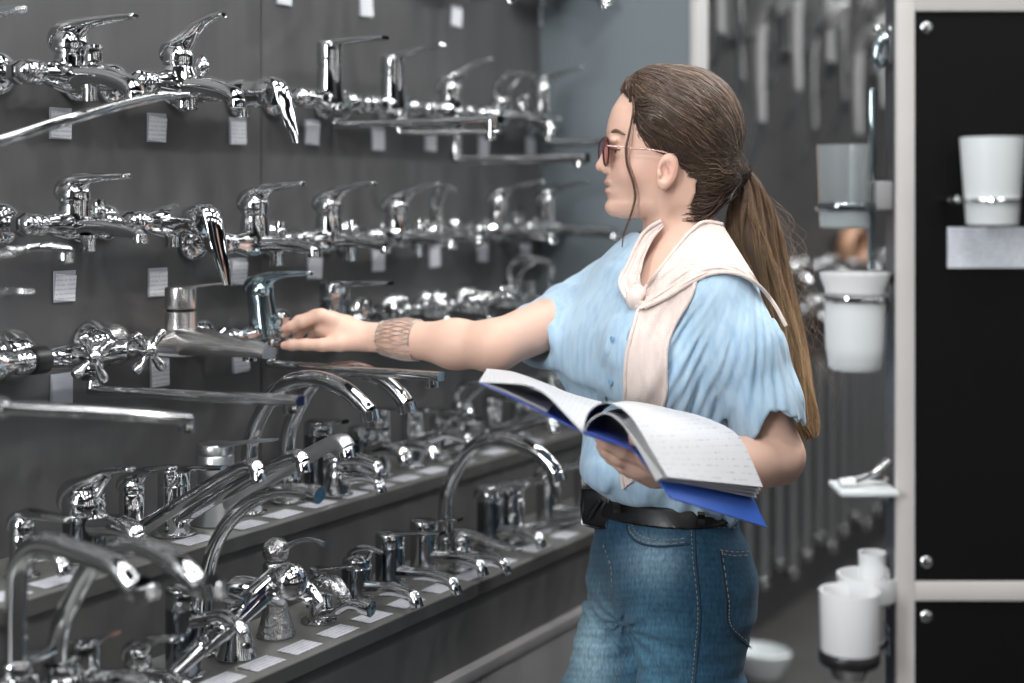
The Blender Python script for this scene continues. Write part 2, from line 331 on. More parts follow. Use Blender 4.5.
# --- row 0 (only what hangs into the picture)
for k, (px, lab, kind) in enumerate(((285, 'chrome tap cropped by the top edge, above the shower mixer', 0), (372, 'chrome tap cropped by the top edge with a stub spout end', 1), (466, 'chrome tap cropped by the top edge, above the pale lever', 1), (556, 'chrome tap cropped by the top edge beside the blue-grey partition', 2))):
    t = wall_tap(lab, px, R0 + .035 + .004 * k)
    flanges(t, ch); bar_body(t, ch, .020); tower(t, ch, .05); beak(t, ch, z=.05)
    if kind == 1: long_spout(t, ch, L=.11, drop=.05 + .015 * (k == 1))
    else: short_spout(t, ch, L=.13, drop=.03, r=.017)
t = wall_tap('chrome tap whose spout tip touches the top left corner', -60, 1.72)
t.location.y = 1.0
flanges(t, ch); bar_body(t, ch); tower(t, ch)
a = at_d(-60, 8, 1.7); b_ = at_d(22, 8, 1.85)
MB().sweep([(.085, 0, 0, .012, .010), (*(a - t.location), .011, .008), (*(b_ - t.location), .008, .006)], 16, 30, power=2.5).build('spout', ch, t)
# --- row 2
t = wall_tap('chrome wall mixer with dark-backed cap and flat-ended spout, second row, leftmost whole one', 76, R2)
flanges(t, ch); bar_body(t, ch, .018); tower(t, ch, .034, .0225); beak(t, ch, z=.034, L=.108, rise=.003, r=.0235, hcap=.032); short_spout(t, ch, L=.13, drop=.008, r=.0125); diverter(t, ch, .122, .0, .010, 2); shower_outlet(t, ch, .10)
t = wall_tap('chrome shower mixer with thick lever hanging down, second row of the wall', 172, R2)
flanges(t, ch, half=.072, r=.030); bar_body(t, ch, .021, .08, bulge=1.2); front_lever(t, ch, .082, .004, drop=.10); shower_outlet(t, ch, .075)
for px, lab, L, rs, hd, cap in ((256, 'chrome wall mixer with low arched lever and knob, second row behind the hanging lever', .105, .012, .052, .034), (330, 'chrome wall mixer with arched lever, second row, directly under the tall level-lever tap', .105, .018, .050, .032),
                            (398, 'blurred chrome wall mixer with arched lever, second row, under the slanting-lever tap', .10, .022, .045, .034)):
    t = wall_tap(lab, px, R2 - .036)
    flanges(t, ch); bar_body(t, ch, .020); tower(t, ch, hd, .0235, taper=1.05); beak(t, ch, z=hd, L=L, rise=rs, hcap=cap); short_spout(t, ch, L=.125, drop=.006, r=.0125); diverter(t, ch, .128, 0, .008, 2); shower_outlet(t, ch, .12)
t = wall_tap('blurred chrome wall mixer with upright looped lever, second row of the wall', 438, R2 - .032)
flanges(t, ch); bar_body(t, ch, .019); tower(t, ch, .035, .016); loop_lever(t, ch, z=.035, L=.045, H=.055, rr=.0055, r=.016); short_spout(t, ch, L=.10, drop=.01)
t = wall_tap('blurred chrome wall mixer with high arched lever, second row, second from the partition', 500, R2 - .032)
flanges(t, ch); bar_body(t, ch, .021); tower(t, ch, .050, .021); beak(t, ch, z=.05, L=.115, rise=.020, r=.021); short_spout(t, ch, L=.13, drop=.01, r=.014); diverter(t, ch, .12)
t = wall_tap('blurred chrome wall mixer, last in the second row beside the partition', 548, R2 - .032)
flanges(t, ch); bar_body(t, ch, .021); tower(t, ch, .050, .021); beak(t, ch, z=.05, L=.11, rise=.020, r=.021); short_spout(t, ch, L=.17, drop=.004, r=.015)
t = wall_tap('chrome tap whose curved spout enters at the left edge below the second row', -80, 1.33)
t.location.y = 1.08
flanges(t, ch); bar_body(t, ch); tower(t, ch)
pp = [at_d(-40, 262, 1.75), at_d(10, 252, 1.83), at_d(45, 247, 1.86), at_d(68, 249, 1.88)]
s_ = MB().sweep([(.085, 0, 0, .012, .010)] + [(*(p - t.location), .008, .0055) for p in pp], 16, 40, power=2.5).build('spout', ch, t)
MB().lathe([(.009, .004), (.0105, 0), (.0105, -.016), (.001, -.017)], pp[-1] - t.location + Vector((-.004, 0, -.002)), (0, 0, 1), 18).build('aerator', ch, s_)
# --- row 3
t = wall_tap('chrome two-handle mixer with cross handles and long flat spout, third row at the left', 88, R3, 'cross_handle_mixer_tap')
flanges(t, ch, half=.075, cone=True, r=.041)
bar_body(t, ch, .018, .12, bulge=1.0)
MB().lathe([(.0195, -.10), (.020, -.098), (.020, -.078), (.0195, -.076)], (.07, 0, 0), (0, 1, 0), 24).build('black_ring', 'black_plastic', t)['label'] = 'black ring on the body'
cross_handle(t, ch, (.118, -.030, .0), rot=.55, r=.042, neck=.045); cross_handle(t, ch, (.118, .080, .0), rot=.80, r=.042, neck=.045)
long_spout(t, ch, x=.085, z=-.012, L=.385, drop=.036, a=.012, bb=.0075, rise=.012, yaw=.0)
t = wall_tap('chrome mixer with fluted conical flange at the left edge, third row', -12, R3)
flanges(t, ch, half=.058, cone=True, r=.042); bar_body(t, ch, .020, .075)
t = wall_tap('chrome tap whose long straight spout enters at the left edge below the third row', -70, 1.10)
t.location.y = 1.10
flanges(t, ch); bar_body(t, ch); tower(t, ch)
pp = [at_d(-30, 404, 1.60), at_d(3, 407, 1.62), at_d(100, 412, 1.68), at_d(190, 419, 1.74)]
s_ = MB().sweep([(.085, 0, -.03, .012, .010), (*(pp[0] - t.location), .009, .008)] + [(*(p - t.location), .0085, .0065) for p in pp[1:]], 16, 50, power=3).build('spout', ch, t)
MB().lathe([(.0085, .004), (.0095, 0), (.0095, -.014), (.001, -.015)], pp[-1] - t.location + Vector((-.006, 0, -.002)), (0, 0, 1), 18).build('aerator', ch, s_)
MB().lathe([(.010, -.004), (.012, -.003), (.012, .003), (.010, .004)], pp[1] - t.location, pp[2] - pp[1], 18).build('collar', ch, s_)
t = wall_tap('brushed steel wall mixer with flat lever and wedge spout, third row', 182, R3)
flanges(t, 'brushed'); bar_body(t, 'brushed', .022, .078, square=True); tower(t, 'brushed', .050, .0245, ring=False)
MB().lathe([(.0225, .0505), (.0225, .0545)], (.072, 0, 0), (0, 0, 1), 28).build('black_ring', 'black_plastic', t)['label'] = 'black ring under the lever cap'
flat_lever(t, 'brushed', z=.055, L=.105, r=.0250, h=.034, rise=.010, th=.003, w=.014)
MB().sweep([(.068, 0, .002, .030, .021), (.10, 0, .004, .030, .021), (.16, 0, .0, .024, .016), (.225, 0, -.003, .019, .011), (.255, 0, -.006, .016, .008)], 20, 30, power=4.5).build('spout', 'brushed', t)
MB().lathe([(.011, 0), (.011, -.012), (.001, -.013)], (.215, 0, -.008), (0, 0, 1), 20).build('aerator', ch, t)
t = wall_tap('chrome wall mixer held by the hand, with slanted tower and long straight spout', 264, R3 - .004)
flanges(t, ch, r=.031); bar_body(t, ch, .020)
MB().sweep([(.080, 0, -.005, .026, .026), (.074, 0, .03, .0245, .0245), (.068, 0, .062, .0225, .0235), (.067, 0, .070, .022, .023)], 28, 20).build('cartridge_tower', 'blue_chrome', t)
beak(t, 'blue_chrome', x=.067, z=.068, L=.110, rise=.010, hcap=.030, r=.0235); diverter(t, ch, .115, 0, .006, 0)
long_spout(t, ch, x=.088, z=-.010, L=.345, drop=.034, a=.012, bb=.0075)
t = wall_tap('chrome wall mixer with level lever behind the reaching hand, third row', 336, R3)
flanges(t, ch); bar_body(t, ch, .020); tower(t, 'dark_chrome', .045, .028); flat_lever(t, ch, z=.045, L=.125, r=.028, h=.030, rise=.003); short_spout(t, ch, L=.17, drop=.004, r=.013); diverter(t, ch, .12, .03)
for k, (px, lab) in enumerate(((405, 'blurred two-handle chrome tap above the bracelet, third row'), (440, 'blurred two-handle chrome tap, third row, left of the pair above the forearm'), (478, 'blurred two-handle chrome tap above the elbow, third row'))):
    t = wall_tap(lab, px, R3 + .006, 'cross_handle_mixer_tap'); t['group'] = 'two-handle taps above the forearm'
    flanges(t, ch, half=.05); bar_body(t, ch, .018, .06); short_spout(t, ch, L=.10 + .02 * k, drop=.005, r=.013)
    cross_handle(t, ch, (.115, -.055, .01), rot=.2 + k, r=.026, neck=.04); cross_handle(t, ch, (.115, .055, .01), rot=.9 + k, r=.026, neck=.04)
t = wall_tap('blurred chrome mixer with wide bow lever, last in the third row above the sleeve', 515, R3 + .006)
flanges(t, ch); bar_body(t, ch, .021); tower(t, ch, .03, .02); loop_lever(t, ch, z=.03, L=.095, H=.058, rr=.007); short_spout(t, ch, L=.14, drop=.01); diverter(t, ch, .12)
MB().tube([(.15, 0, -.005), (.165, 0, .03), (.165, 0, .075)], [.007, .007, .009], 12, 14).build('lever_end', ch, t)
# lever tips poking in at the left edge
t = wall_tap('chrome tap whose lever tip pokes in at the left edge above the third row', -60, 1.21)
t.location.y = 1.12
flanges(t, ch); bar_body(t, ch); tower(t, ch, .03)
pp = [at_d(-30, 297, 1.62), at_d(8, 292, 1.66), at_d(31, 291, 1.68)]
MB().sweep([(.072, 0, .03, .016, .012), (.08, 0, .06, .014, .008)] + [(*(p - t.location), .008, .003) for p in pp], 16, 30).build('lever', ch, t)
# cards
for px, z, lab in ((65, 1.511, 'small white price card under the leftmost whole top-row tap'), (161, 1.513, 'small white price card under the swept-up lever tap'), (242, 1.515, 'small white price card below the top-row shower mixer'), (316, 1.521, 'price card just left of the long straight spout, top row'),
                   (382, 1.516, 'price card under the long straight spout, top row'), (434, 1.520, 'blurred price card under the pale-lever tap'), (487, 1.515, 'blurred price card behind the low long spout'), (534, 1.52, 'blurred price card nearest the partition, top row'),
                   (69, 1.266, 'white price card under the second row at the far left'), (162, 1.262, 'white price card above the brushed steel tap'), (243, 1.271, 'price card just right of the thick hanging lever'), (319, 1.271, 'price card above the hand'),
                   (382, 1.276, 'price card in the second row above the bracelet hand'), (438, 1.276, 'price card in the second row, middle of the blurred three'), (486, 1.28, 'price card in the second row, right of the blurred three'), (529, 1.27, 'blurred price card nearest the partition, second row'),
                   (164, 1.115, 'white price card under the brushed steel tap'), (245, 1.118, 'white price card beside the fingertips'), (487, 1.135, 'blurred price card above the reaching elbow'),
                   (288, 1.772, 'price card cropped by the top edge, leftmost'), (370, 1.778, 'price card cropped by the top edge, second from left'), (460, 1.792, 'price card cropped by the top edge, third from left'), (547, 1.832, 'price card high beside the blue-grey partition')):
    card(px, z, label=lab, tilt=random.uniform(-.12, .12))
c = card(66, 1.112, 'holder', label='blue-grey empty card holder under the cross-handle tap')
# ------------------------------------------------------------------ deck taps (origin at the base, spout along +x)
def deck(label, px, shelf, X=None, yaw=0, name='basin_tap', grp=None):
    X = X or (0.11 if shelf == 'A' else 0.285); z = ZA if shelf == 'A' else ZB
    y = on_x(px, 0, X).y
    return thing(name, label, 'tap', (X, y, z + .0004), yaw, grp or ('taps on the upper step' if shelf == 'A' else 'taps on the lower step'))
def base(t, m, r=.027, h=.006): return MB().lathe([(r * .95, 0), (r, .002), (r, h * .6), (r * .86, h), (r * .6, h + .001)], n=32).build('base_flange', m, t)
def column(t, m, r=.024, h=.09, r2=None, z0=.005):
    r2 = r2 or r; return MB().lathe([(r2, z0), (r2 * .98 + r * .02, z0 + h * .2), (r, z0 + h * .6), (r, z0 + h - .002), (r * .93, z0 + h)], n=32).build('body', m, t)
def dspout(t, m, z=.05, L=.12, rise=.01, r=.014, drop=.012, flat=1.0, yaw=0, tipm=None, power=2.2):
    pts = [(0, 0, z, r * 1.25, r * 1.2 * flat), (L * .3, 0, z + rise * .45, r * 1.1, r * flat), (L * .65, 0, z + rise * .95, r, r * .88 * flat), (L * .92, 0, z + rise * .9 - drop * .35, r * .92, r * .8 * flat), (L, 0, z + rise - drop, r * .88, r * .75 * flat)]
    q = Matrix.Rotation(yaw, 4, 'Z')
    o = MB().sweep(pts, 20, 26, power=power).xf(q).build('spout', m, t)
    d = Vector((.35, 0, -1)).normalized()
    MB().lathe([(r * .78, -.002), (r * .84, 0), (r * .84, .014), (r * .7, .015), (.001, .013)], (L - .001, 0, z + rise - drop), d, 20).xf(q).build('aerator', tipm or m, o); return o
def rising(t, m, z=.035, L=.30, rise=.16, r=.010, tipdrop=.018, power=2.2, w=1.0, yaw=0, arch=.03):
    """long kitchen spout that climbs away from the base and turns down at the tip"""
    q = Matrix.Rotation(yaw, 4, 'Z')
    pts = [(0, 0, z, r * 1.5 * w, r * 1.3), (L * .10, 0, z + rise * .10, r * 1.2 * w, r * 1.1), (L * .45, 0, z + rise * .50, r * w, r), (L * .80, 0, z + rise * .89, r * w, r * .95), (L * .95, 0, z + rise + .002, r * w, r * .95), (L, 0, z + rise - tipdrop * .4, r * w, r)]
    o = MB().sweep(pts, 18, 44, power=power).xf(q).build('spout', m, t)
    MB().lathe([(r * .9, -.002), (r * 1.0, 0), (r * 1.0, .014), (r * .8, .015), (.001, .013)], (L - .002, 0, z + rise - tipdrop * .45), (.25, 0, -1), 20).xf(q).build('aerator', 'chrome', o); return o
def arc(t, m, H=.24, R=.24, r=.012, z0=.03, lean=.0, tip=.05, yaw=0, r2=None, sq=0):
    """swan neck: up, round and down to the nozzle"""
    q = Matrix.Rotation(yaw, 4, 'Z'); a = R / 2
    pts = [(0, 0, z0), (lean * .2 - .002, 0, H * .45), (R * .06 + lean, 0, H * .68), (R * .25 + lean, 0, H * .92), (R * .52 + lean, 0, H), (R * .78 + lean, 0, H * .95), (R * .93 + lean, 0, H * .86), (R + lean, 0, H - tip)]
    if sq: pts[1:5] = [(0, 0, H * .72), (.010, 0, H * .90), (R * .22, 0, H), (R * .52, 0, H * .985)]
    r2 = r2 or r
    o = MB().tube(pts, [r * 1.05, r, r, r, r, r2, r2, r2], 18, 56).xf(q).build('spout', m, t)
    MB().lathe([(r2 * 1.02, -.002), (r2 * 1.15, 0), (r2 * 1.15, .014), (r2 * .9, .015), (.001, .013)], (R + lean, 0, H - tip), (.3, 0, -1), 20).xf(q).build('aerator', m, o); return o
dk = dict
def T(label, px, sh, base_=.027, col=(.024, .08), lever=None, spout=None, m='chrome', lm=None, cm=None, X=None, yaw=0, name='basin_tap', col2=None):
    t = deck(label, px, sh, X, yaw, name); base(t, m, base_); column(t, cm or m, col[0], col[1], col2)
    if lever: k, kw = lever; kw = dict(kw); kw.setdefault('z', col[1] + .005); kw.setdefault('r', col[0]); k(t, lm or m, x=0, **kw)
    if spout: k, kw = spout; k(t, m, **kw)
    return t
# upper step
t = T('blurred chrome tap with thin horizontal lever at the left edge, upper step', 22, 'A', .024, (.017, .055), (beak, dk(L=.095, rise=.0, hcap=.030)), (dspout, dk(z=.03, L=.08, r=.011)))
T('large chrome basin tap with dark round back and high curling lever, upper step', 84, 'A', .034, (.030, .062), (beak, dk(L=.095, rise=.024, hcap=.048, r=.031)), (dspout, dk(z=.052, L=.105, rise=.006, r=.017, drop=.012)), cm='dark_chrome', name='basin_tap')
T('chrome kitchen tap with low lever and long diagonal spout, upper step, by the flat-cap tap', 132, 'A', .026, (.019, .075), (beak, dk(L=.085, rise=.018, hcap=.026)), (rising, dk(z=.020, L=.245, rise=.122, r=.0105)), name='kitchen_tap')
T('chrome kitchen tap with tall black-reflecting cylinder and flat lever, upper step', 174, 'A', .034, (.025, .074), (flat_lever, dk(L=.105, h=.024, rise=.010)), (rising, dk(z=.020, L=.255, rise=.122, r=.0105)), name='kitchen_tap')
t = deck('satin nickel kitchen tap with broad pale spout and flat lever, upper step', 216, 'A', name='kitchen_tap')
MB().lathe([(.040, 0), (.041, .002), (.040, .006), (.036, .018), (.031, .045), (.029, .08), (.0285, .108), (.027, .110)], n=36).build('body', 'satin', t)
flat_lever(t, 'satin', x=0, z=.1105, L=.12, r=.0285, h=.016, rise=.016, th=.0035, w=.016)
rising(t, 'satin', z=.022, L=.262, rise=.128, r=.0120, w=1.15, tipdrop=.02, power=2.8)
t = deck('chrome swan-neck tap on the upper step, left one of the two below the hand', 250, 'A', name='swan_neck_tap'); base(t, ch, .028); column(t, ch, .022, .05); arc(t, ch, .230, .238, .0138, lean=.006, tip=.045); flat_lever(t, ch, x=0, z=.055, r=.018, L=.06, h=.015, yaw=1.5)
t = deck('chrome swan-neck tap on the upper step, right one of the two below the hand', 288, 'A', name='swan_neck_tap'); base(t, ch, .028); column(t, ch, .022, .05); arc(t, ch, .236, .240, .0138, lean=.006, tip=.05); flat_lever(t, ch, x=0, z=.055, r=.018, L=.06, h=.015, yaw=1.5)
T('blurred chrome tap with dark cylinder and short flat lever behind the satin spout, upper step', 318, 'A', .027, (.025, .100), (flat_lever, dk(L=.06, h=.022, rise=.004)), (dspout, dk(z=.05, L=.13, rise=.02, r=.012)), cm='dark_chrome')
T('blurred chrome tap with spout drooping forward, upper step, right of the satin spout tip', 338, 'A', .027, (.022, .040), (beak, dk(L=.105, rise=-.020, hcap=.022)), (dspout, dk(z=.03, L=.09, r=.012)), X=.15)
T('blurred chrome tap with sparkling blunt spout end, upper step, behind the drooping spout', 362, 'A', .027, (.026, .075), (flat_lever, dk(L=.055, h=.020)), (dspout, dk(z=.055, L=.095, rise=.012, r=.016)), cm='dark_chrome')
T('blurred chrome tap with thin stick lever, upper step, under the long wall spout', 380, 'A', .026, (.019, .100), (flat_lever, dk(L=.105, h=.022, rise=.004, th=.003, w=.009)), (dspout, dk(z=.045, L=.12, rise=.022, r=.012)))
T('blurred chrome basin tap with curved spout and angled nozzle, upper step', 412, 'A', .027, (.022, .085), (flat_lever, dk(L=.12, h=.022, rise=.004, th=.003)), (dspout, dk(z=.045, L=.13, rise=.03, r=.013)))
T('blurred chrome kitchen tap, upper step, left one of the diagonal spouts below the open book', 440, 'A', .027, (.021, .060), (flat_lever, dk(L=.09, h=.02)), (rising, dk(z=.02, L=.26, rise=.075, r=.011)), name='kitchen_tap')
T('blurred chrome tap with wide bow lever, upper step, under the tip of the book', 462, 'A', .027, (.024, .085), (loop_lever, dk(L=.085, H=.05, rr=.006)), (dspout, dk(z=.05, L=.11)))
T('blurred chrome kitchen tap, upper step, right one of the diagonal spouts below the open book', 492, 'A', .027, (.021, .075), (flat_lever, dk(L=.09, h=.02)), (rising, dk(z=.02, L=.25, rise=.105, r=.011)), name='kitchen_tap')
T('blurred chrome tap under the blue book cover, upper step', 520, 'A', .027, (.022, .095), (beak, dk(L=.10, rise=.01, hcap=.03)), (dspout, dk(z=.05, L=.12)))
T('blurred chrome tap near the shirt, upper step, under the spine of the book', 552, 'A', .027, (.022, .095), (beak, dk(L=.10, rise=.02, hcap=.03)), (dspout, dk(z=.05, L=.12)))
# lower step
t = deck('thick blurred chrome swan-neck tap nearest the camera at the lower left corner', 16, 'B', name='swan_neck_tap'); base(t, ch, .03); column(t, ch, .026, .08); arc(t, ch, .250, .215, .0135, lean=.0, tip=.030, sq=1); flat_lever(t, ch, x=0, z=.085, r=.02, L=.06, h=.015, yaw=1.6)
t = deck('chrome swan-neck tap second from the lower left corner, nozzle beside the loop-lever tap', 58, 'B', name='swan_neck_tap'); base(t, ch, .03); column(t, ch, .024, .06); arc(t, ch, .243, .245, .0125, lean=.012, tip=.030, r2=.014); flat_lever(t, ch, x=0, z=.065, r=.02, L=.05, h=.015, yaw=1.9)
T('low chrome basin tap with lever tilted up, cropped by the bottom edge', 84, 'B', .026, (.020, .060), (flat_lever, dk(L=.055, h=.03, rise=.02, th=.004)), (dspout, dk(z=.045, L=.12, rise=.018, r=.013)))
T('chrome basin tap with slim arched lever near the bottom edge', 138, 'B', .024, (.018, .040), (beak, dk(L=.070, rise=.014, hcap=.026)), (dspout, dk(z=.030, L=.09, rise=.004, r=.009)))
T('chrome basin tap with tall dark cylinder and flat wavy top lever, lower step', 183, 'B', .030, (.024, .092), (flat_lever, dk(L=.105, h=.026, rise=-.004, th=.004, w=.017)), (dspout, dk(z=.075, L=.115, rise=.02, r=.010, drop=.03)), cm='dark_chrome')
t = deck('tall curved chrome kitchen spout rising from the lower step in front of the satin tap', 205, 'B', X=.24, name='swan_neck_tap'); base(t, ch, .026); column(t, ch, .019, .04); 
b_ = MB().tube([(0, 0, .03), (.002, 0, .10), (.018, 0, .155), (.050, 0, .200), (.095, 0, .234), (.150, 0, .252), (.200, 0, .254)], [.012, .011, .011, .011, .010, .010, .010], 18, 50).build('spout', ch, t)
MB().lathe([(.011, -.002), (.0125, 0), (.0125, .016), (.001, .016)], (.195, 0, .2540), (.95, 0, -.15), 18).build('aerator', ch, b_)
# pull-out tap with a ball head
t = deck('chrome pull-out tap with big ball joint and thick diagonal hose grip, lower step', 236, 'B', X=.29, name='pull_out_tap')
MB().lathe([(.029, 0), (.030, .002), (.028, .008), (.020, .035), (.0165, .075), (.015, .085)], n=32).build('body', ch, t)
pb = on_x(289, 581, .365) - t.location; pe = on_x(155, 690, .33) - t.location
MB().ball(pb, .0270, 24).build('ball_joint', ch, t)
pg = pb + Vector((-.028, .012, .0)); dd = (pe - pg)
g = MB().sweep([(*(pg + dd * .02), .0190, .0190), (*(pg + dd * .25), .0190, .0190), (*(pg + dd * .50), .016, .016), (*(pg + dd * .56), .0145, .0145), (*(pg + dd * .72), .0115, .0115), (*pe, .010, .010)], 24, 40, up=(0, 0, 1)).build('spray_grip', ch, t)
for f_, rr_ in ((.50, .0172), (.66, .0145)):
    MB().lathe([(rr_ * .93, -.003), (rr_, -.002), (rr_, .002), (rr_ * .93, .003)], pg + dd * f_, dd, 24).build('collar', ch, g)
MB().lathe([(.0045, 0), (.006, .008), (.0075, .02), (.005, .03), (.001, .031)], pb + Vector((.010, .0, -.018)), (.9, .1, -.2), 16).build('lever', ch, t)
MB().tube([(0, 0, .06), (.0, 0, .10), tuple(pb * .9 + Vector((0, 0, -.01)))], [.0155, .016, .018], 20, 16).build('neck', ch, t)
# engraved vintage tap
t = deck('antique-style chrome tap with engraved ball top and thin lever, lower step', 276, 'B', X=.275, name='engraved_tap')
MB().lathe([(.029, 0), (.030, .003), (.028, .008), (.021, .032), (.017, .050), (.0175, .056), (.014, .060), (.0135, .075), (.018, .082), (.020, .088), (.020, .106), (.017, .112)], n=32).build('body', 'engraved', t)
MB().ball((0, 0, .128), .0205, 20).build('ball_top', 'engraved', t)
MB().tube([(.008, 0, .128), (.030, 0, .142), (.060, 0, .153), (.092, 0, .150)], [.0075, .0045, .0035, .004], 12, 24).build('lever', ch, t)
MB().tube([(0, 0, .09), (.03, 0, .092), (.06, 0, .082), (.085, 0, .06)], [.012, .011, .010, .009], 14, 20).build('spout', ch, t)
# low bidet-like taps
t = deck('squat engraved chrome tap with domed body and round nozzle, lower step', 319, 'B', X=.285, name='engraved_tap')
base(t, ch, .028); column(t, ch, .020, .055)
MB().sweep([(-.012, 0, .048, .018, .012), (.005, 0, .060, .020, .015), (.028, 0, .060, .018, .015), (.048, 0, .048, .013, .010), (.056, 0, .036, .009, .007)], 22, 26).build('body_shell', 'engraved', t)
s_ = MB().sweep([(.0, 0, .012, .018, .010), (.03, 0, .020, .015, .009), (.06, 0, .036, .012, .008), (.085, 0, .036, .009, .008)], 18, 22).build('spout', ch, t)
MB().lathe([(.008, -.006), (.0125, -.004), (.0125, .014), (.010, .015), (.001, .012)], (.088, 0, .036), (1, 0, -.15), 20).build('aerator', ch, s_)
flat_lever(t, ch, x=-.002, z=.075, r=.014, L=.085, h=.008, rise=.016, th=.003, w=.011)
T('chrome tap with slanted wire-thin lever and angled round nozzle, lower step, behind the squat tap', 357, 'B', .027, (.025, .060), (loop_lever, dk(L=.050, H=.030, rr=.0045)), (dspout, dk(z=.028, L=.115, rise=.010, r=.013, drop=.010)), cm='dark_chrome')
T('chrome tap with dark cylinder and long flat lever, lower step, left of the big arch', 390, 'B', .027, (.025, .075), (flat_lever, dk(L=.105, h=.020, rise=.012, th=.004)), (dspout, dk(z=.035, L=.13, rise=.006, r=.012)), cm='dark_chrome')
T('blurred chrome tap under the foot of the big arch, lower step', 424, 'B', .027, (.025, .070), (flat_lever, dk(L=.075, h=.020, rise=.010, th=.004)), (dspout, dk(z=.030, L=.12, r=.012)), X=.27)
t = deck('big chrome swan-neck arch rising from the lower step in front of the book', 446, 'B', X=.25, name='swan_neck_tap'); base(t, ch, .028); column(t, ch, .020, .04); arc(t, ch, .232, .225, .0130, lean=.004, tip=.05, r2=.014)
T('blurred chrome tap with leaf lever bent down, lower step, right of the big arch', 462, 'B', .027, (.020, .040), (beak, dk(L=.12, rise=-.018, hcap=.024)), (dspout, dk(z=.02, L=.09, r=.011)), X=.31)
T('blurred chrome tap with dark cylinder, lower step, third from the partition end', 490, 'B', .027, (.025, .085), (beak, dk(L=.085, rise=.012, hcap=.026)), (dspout, dk(z=.03, L=.11, r=.012)), cm='dark_chrome', X=.27)
T('blurred chrome kitchen tap with diagonal spout, lower step, beside the belt buckle', 512, 'B', .027, (.024, .080), (beak, dk(L=.085, rise=.012, hcap=.026)), (rising, dk(z=.015, L=.24, rise=.065, r=.012)), X=.28, name='kitchen_tap')
T('blurred chrome tap, lower step, right behind the belt buckle', 548, 'B', .027, (.024, .085), (beak, dk(L=.11, rise=.016, hcap=.026)), (dspout, dk(z=.03, L=.15, r=.014)), X=.28)
T('blurred chrome tap, lower step, hidden mostly behind the jeans', 585, 'B', .027, (.024, .080), (beak, dk(L=.10, rise=.016, hcap=.026)), (dspout, dk(z=.03, L=.12, r=.013)), X=.28)
# paper labels lying on the steps
def slip(px, sh, i, lab):
    X = .165 if sh == 'A' else .343; z = ZA if sh == 'A' else ZB; y = on_x(px, 0, X).y
    o = MB().box((-.019, -.030, 0), (.019, .030, .0012)).build('price_slip', 'slip', None, (X, y, z + .0006), flat=True)
    o.rotation_euler = (0, 0, random.uniform(-.05, .05)); tag(o, lab, 'price card', 'price slips on the steps')
M['slip'] = lines_mat('slip_paper', (0.58, 0.61, 0.66), (0.44, 0.37, 0.42), 40, 'X')
SL = {'A': [(5, 'in front of the leftmost upper tap'), (55, 'left of the swan-neck nozzle'), (195, 'in front of the flat-cap tap'), (247, 'in front of the satin tap'), (283, 'in front of the left swan-neck tap'), (318, 'in front of the right swan-neck tap'), (350, 'at the drooping spout'), (378, 'at the sparkling nozzle'), (405, 'below the stick-lever tap'), (432, 'below the curved basin tap'), (460, 'below the left diagonal spout'), (495, 'left of the big arch nozzle'), (530, 'under the blue cover')],
      'B': [(175, 'in front of the tall dark cylinder tap'), (222, 'in front of the ball-joint tap'), (262, 'left of the engraved ball tap'), (300, 'in front of the engraved ball tap'), (338, 'in front of the squat engraved tap'), (372, 'in front of the wire-lever tap'), (406, 'in front of the dark cylinder tap'), (440, 'in front of the big arch'), (470, 'in front of the leaf-lever tap'), (500, 'two places left of the belt buckle'), (535, 'one place left of the belt buckle'), (565, 'nearest the jeans')]}
for sh in 'AB':
    for i, (px, w_) in enumerate(SL[sh]): slip(px, sh, i, 'white price slip on the %s step %s' % ('upper' if sh == 'A' else 'lower', w_))
# ------------------------------------------------------------------ beyond the partition
struct(MB().box((-0.04, Y1 + 0.07, 0), (0, 9.0, 3.2)).build('wall_back', 'far_dark', flat=True))
struct(MB().box((-0.04, 9.0, 0), (9, 9.05, 3.2)).build('wall_far', 'far_dark', flat=True))
M['pale_plastic'] = mat('pale_plastic', (.30, .30, .305), .3, 0, .03)
def shower(y, z, lab, big):
    t = thing('hand_shower', lab, 'shower head', (0.0, y, z), 0, 'hand showers on the far wall'); t.scale = (1.35, 1.35, 1.2)
    MB().lathe([(.02, 0.0005), (.02, .02), (.012, .03), (.012, .07)], (0, 0, 0), (1, 0, 0)).build('wall_bracket', ch, t)
    MB().tube([(.07, 0, -.22), (.065, 0, -.05), (.075, 0, .05), (.11, 0, .10)], [.010, .013, .014, .018], 14, 24).build('handle', 'chrome' if big else 'pale_plastic', t)
    MB().lathe([(.012, -.02), (.045, -.005), (.048, .006), (.044, .012), (.001, .013)], (.125, 0, .095), (.8, 0, -.5)).build('spray_face', 'pale_plastic', t)
    MB().tube([(.07, 0, -.22), (.055, .01, -.28), (.03, .02, -.33)], .007, 8, 20).build('hose', ch, t)
for k in range(15):
    shower(3.5 + .165 * k, (2.02, 1.90, 2.14)[k % 3], 'blurred hand shower hanging high on the far wall behind the woman', k % 2)
def rail(y, z0, h, lab):
    t = thing('shower_rail', lab, 'rail', (0.0, y, z0), 0, 'upright chrome rails low on the far wall')
    MB().lathe([(.021, 0), (.021, h)], (.06, 0, 0)).build('rail_tube', 'satin', t)
    for zz in (.03, h - .03): MB().lathe([(.016, .0005), (.016, .01), (.010, .015), (.010, .06)], (0, 0, zz), (1, 0, 0)).build('bracket', ch, t)
    MB().ball((.062, 0, .0), .024, 12).build('end_knob', ch, t)
for k in range(17): rail(3.72 + .135 * k, .16 + .03 * (k % 3), .62, 'blurred upright chrome rail low on the far wall behind the jeans')
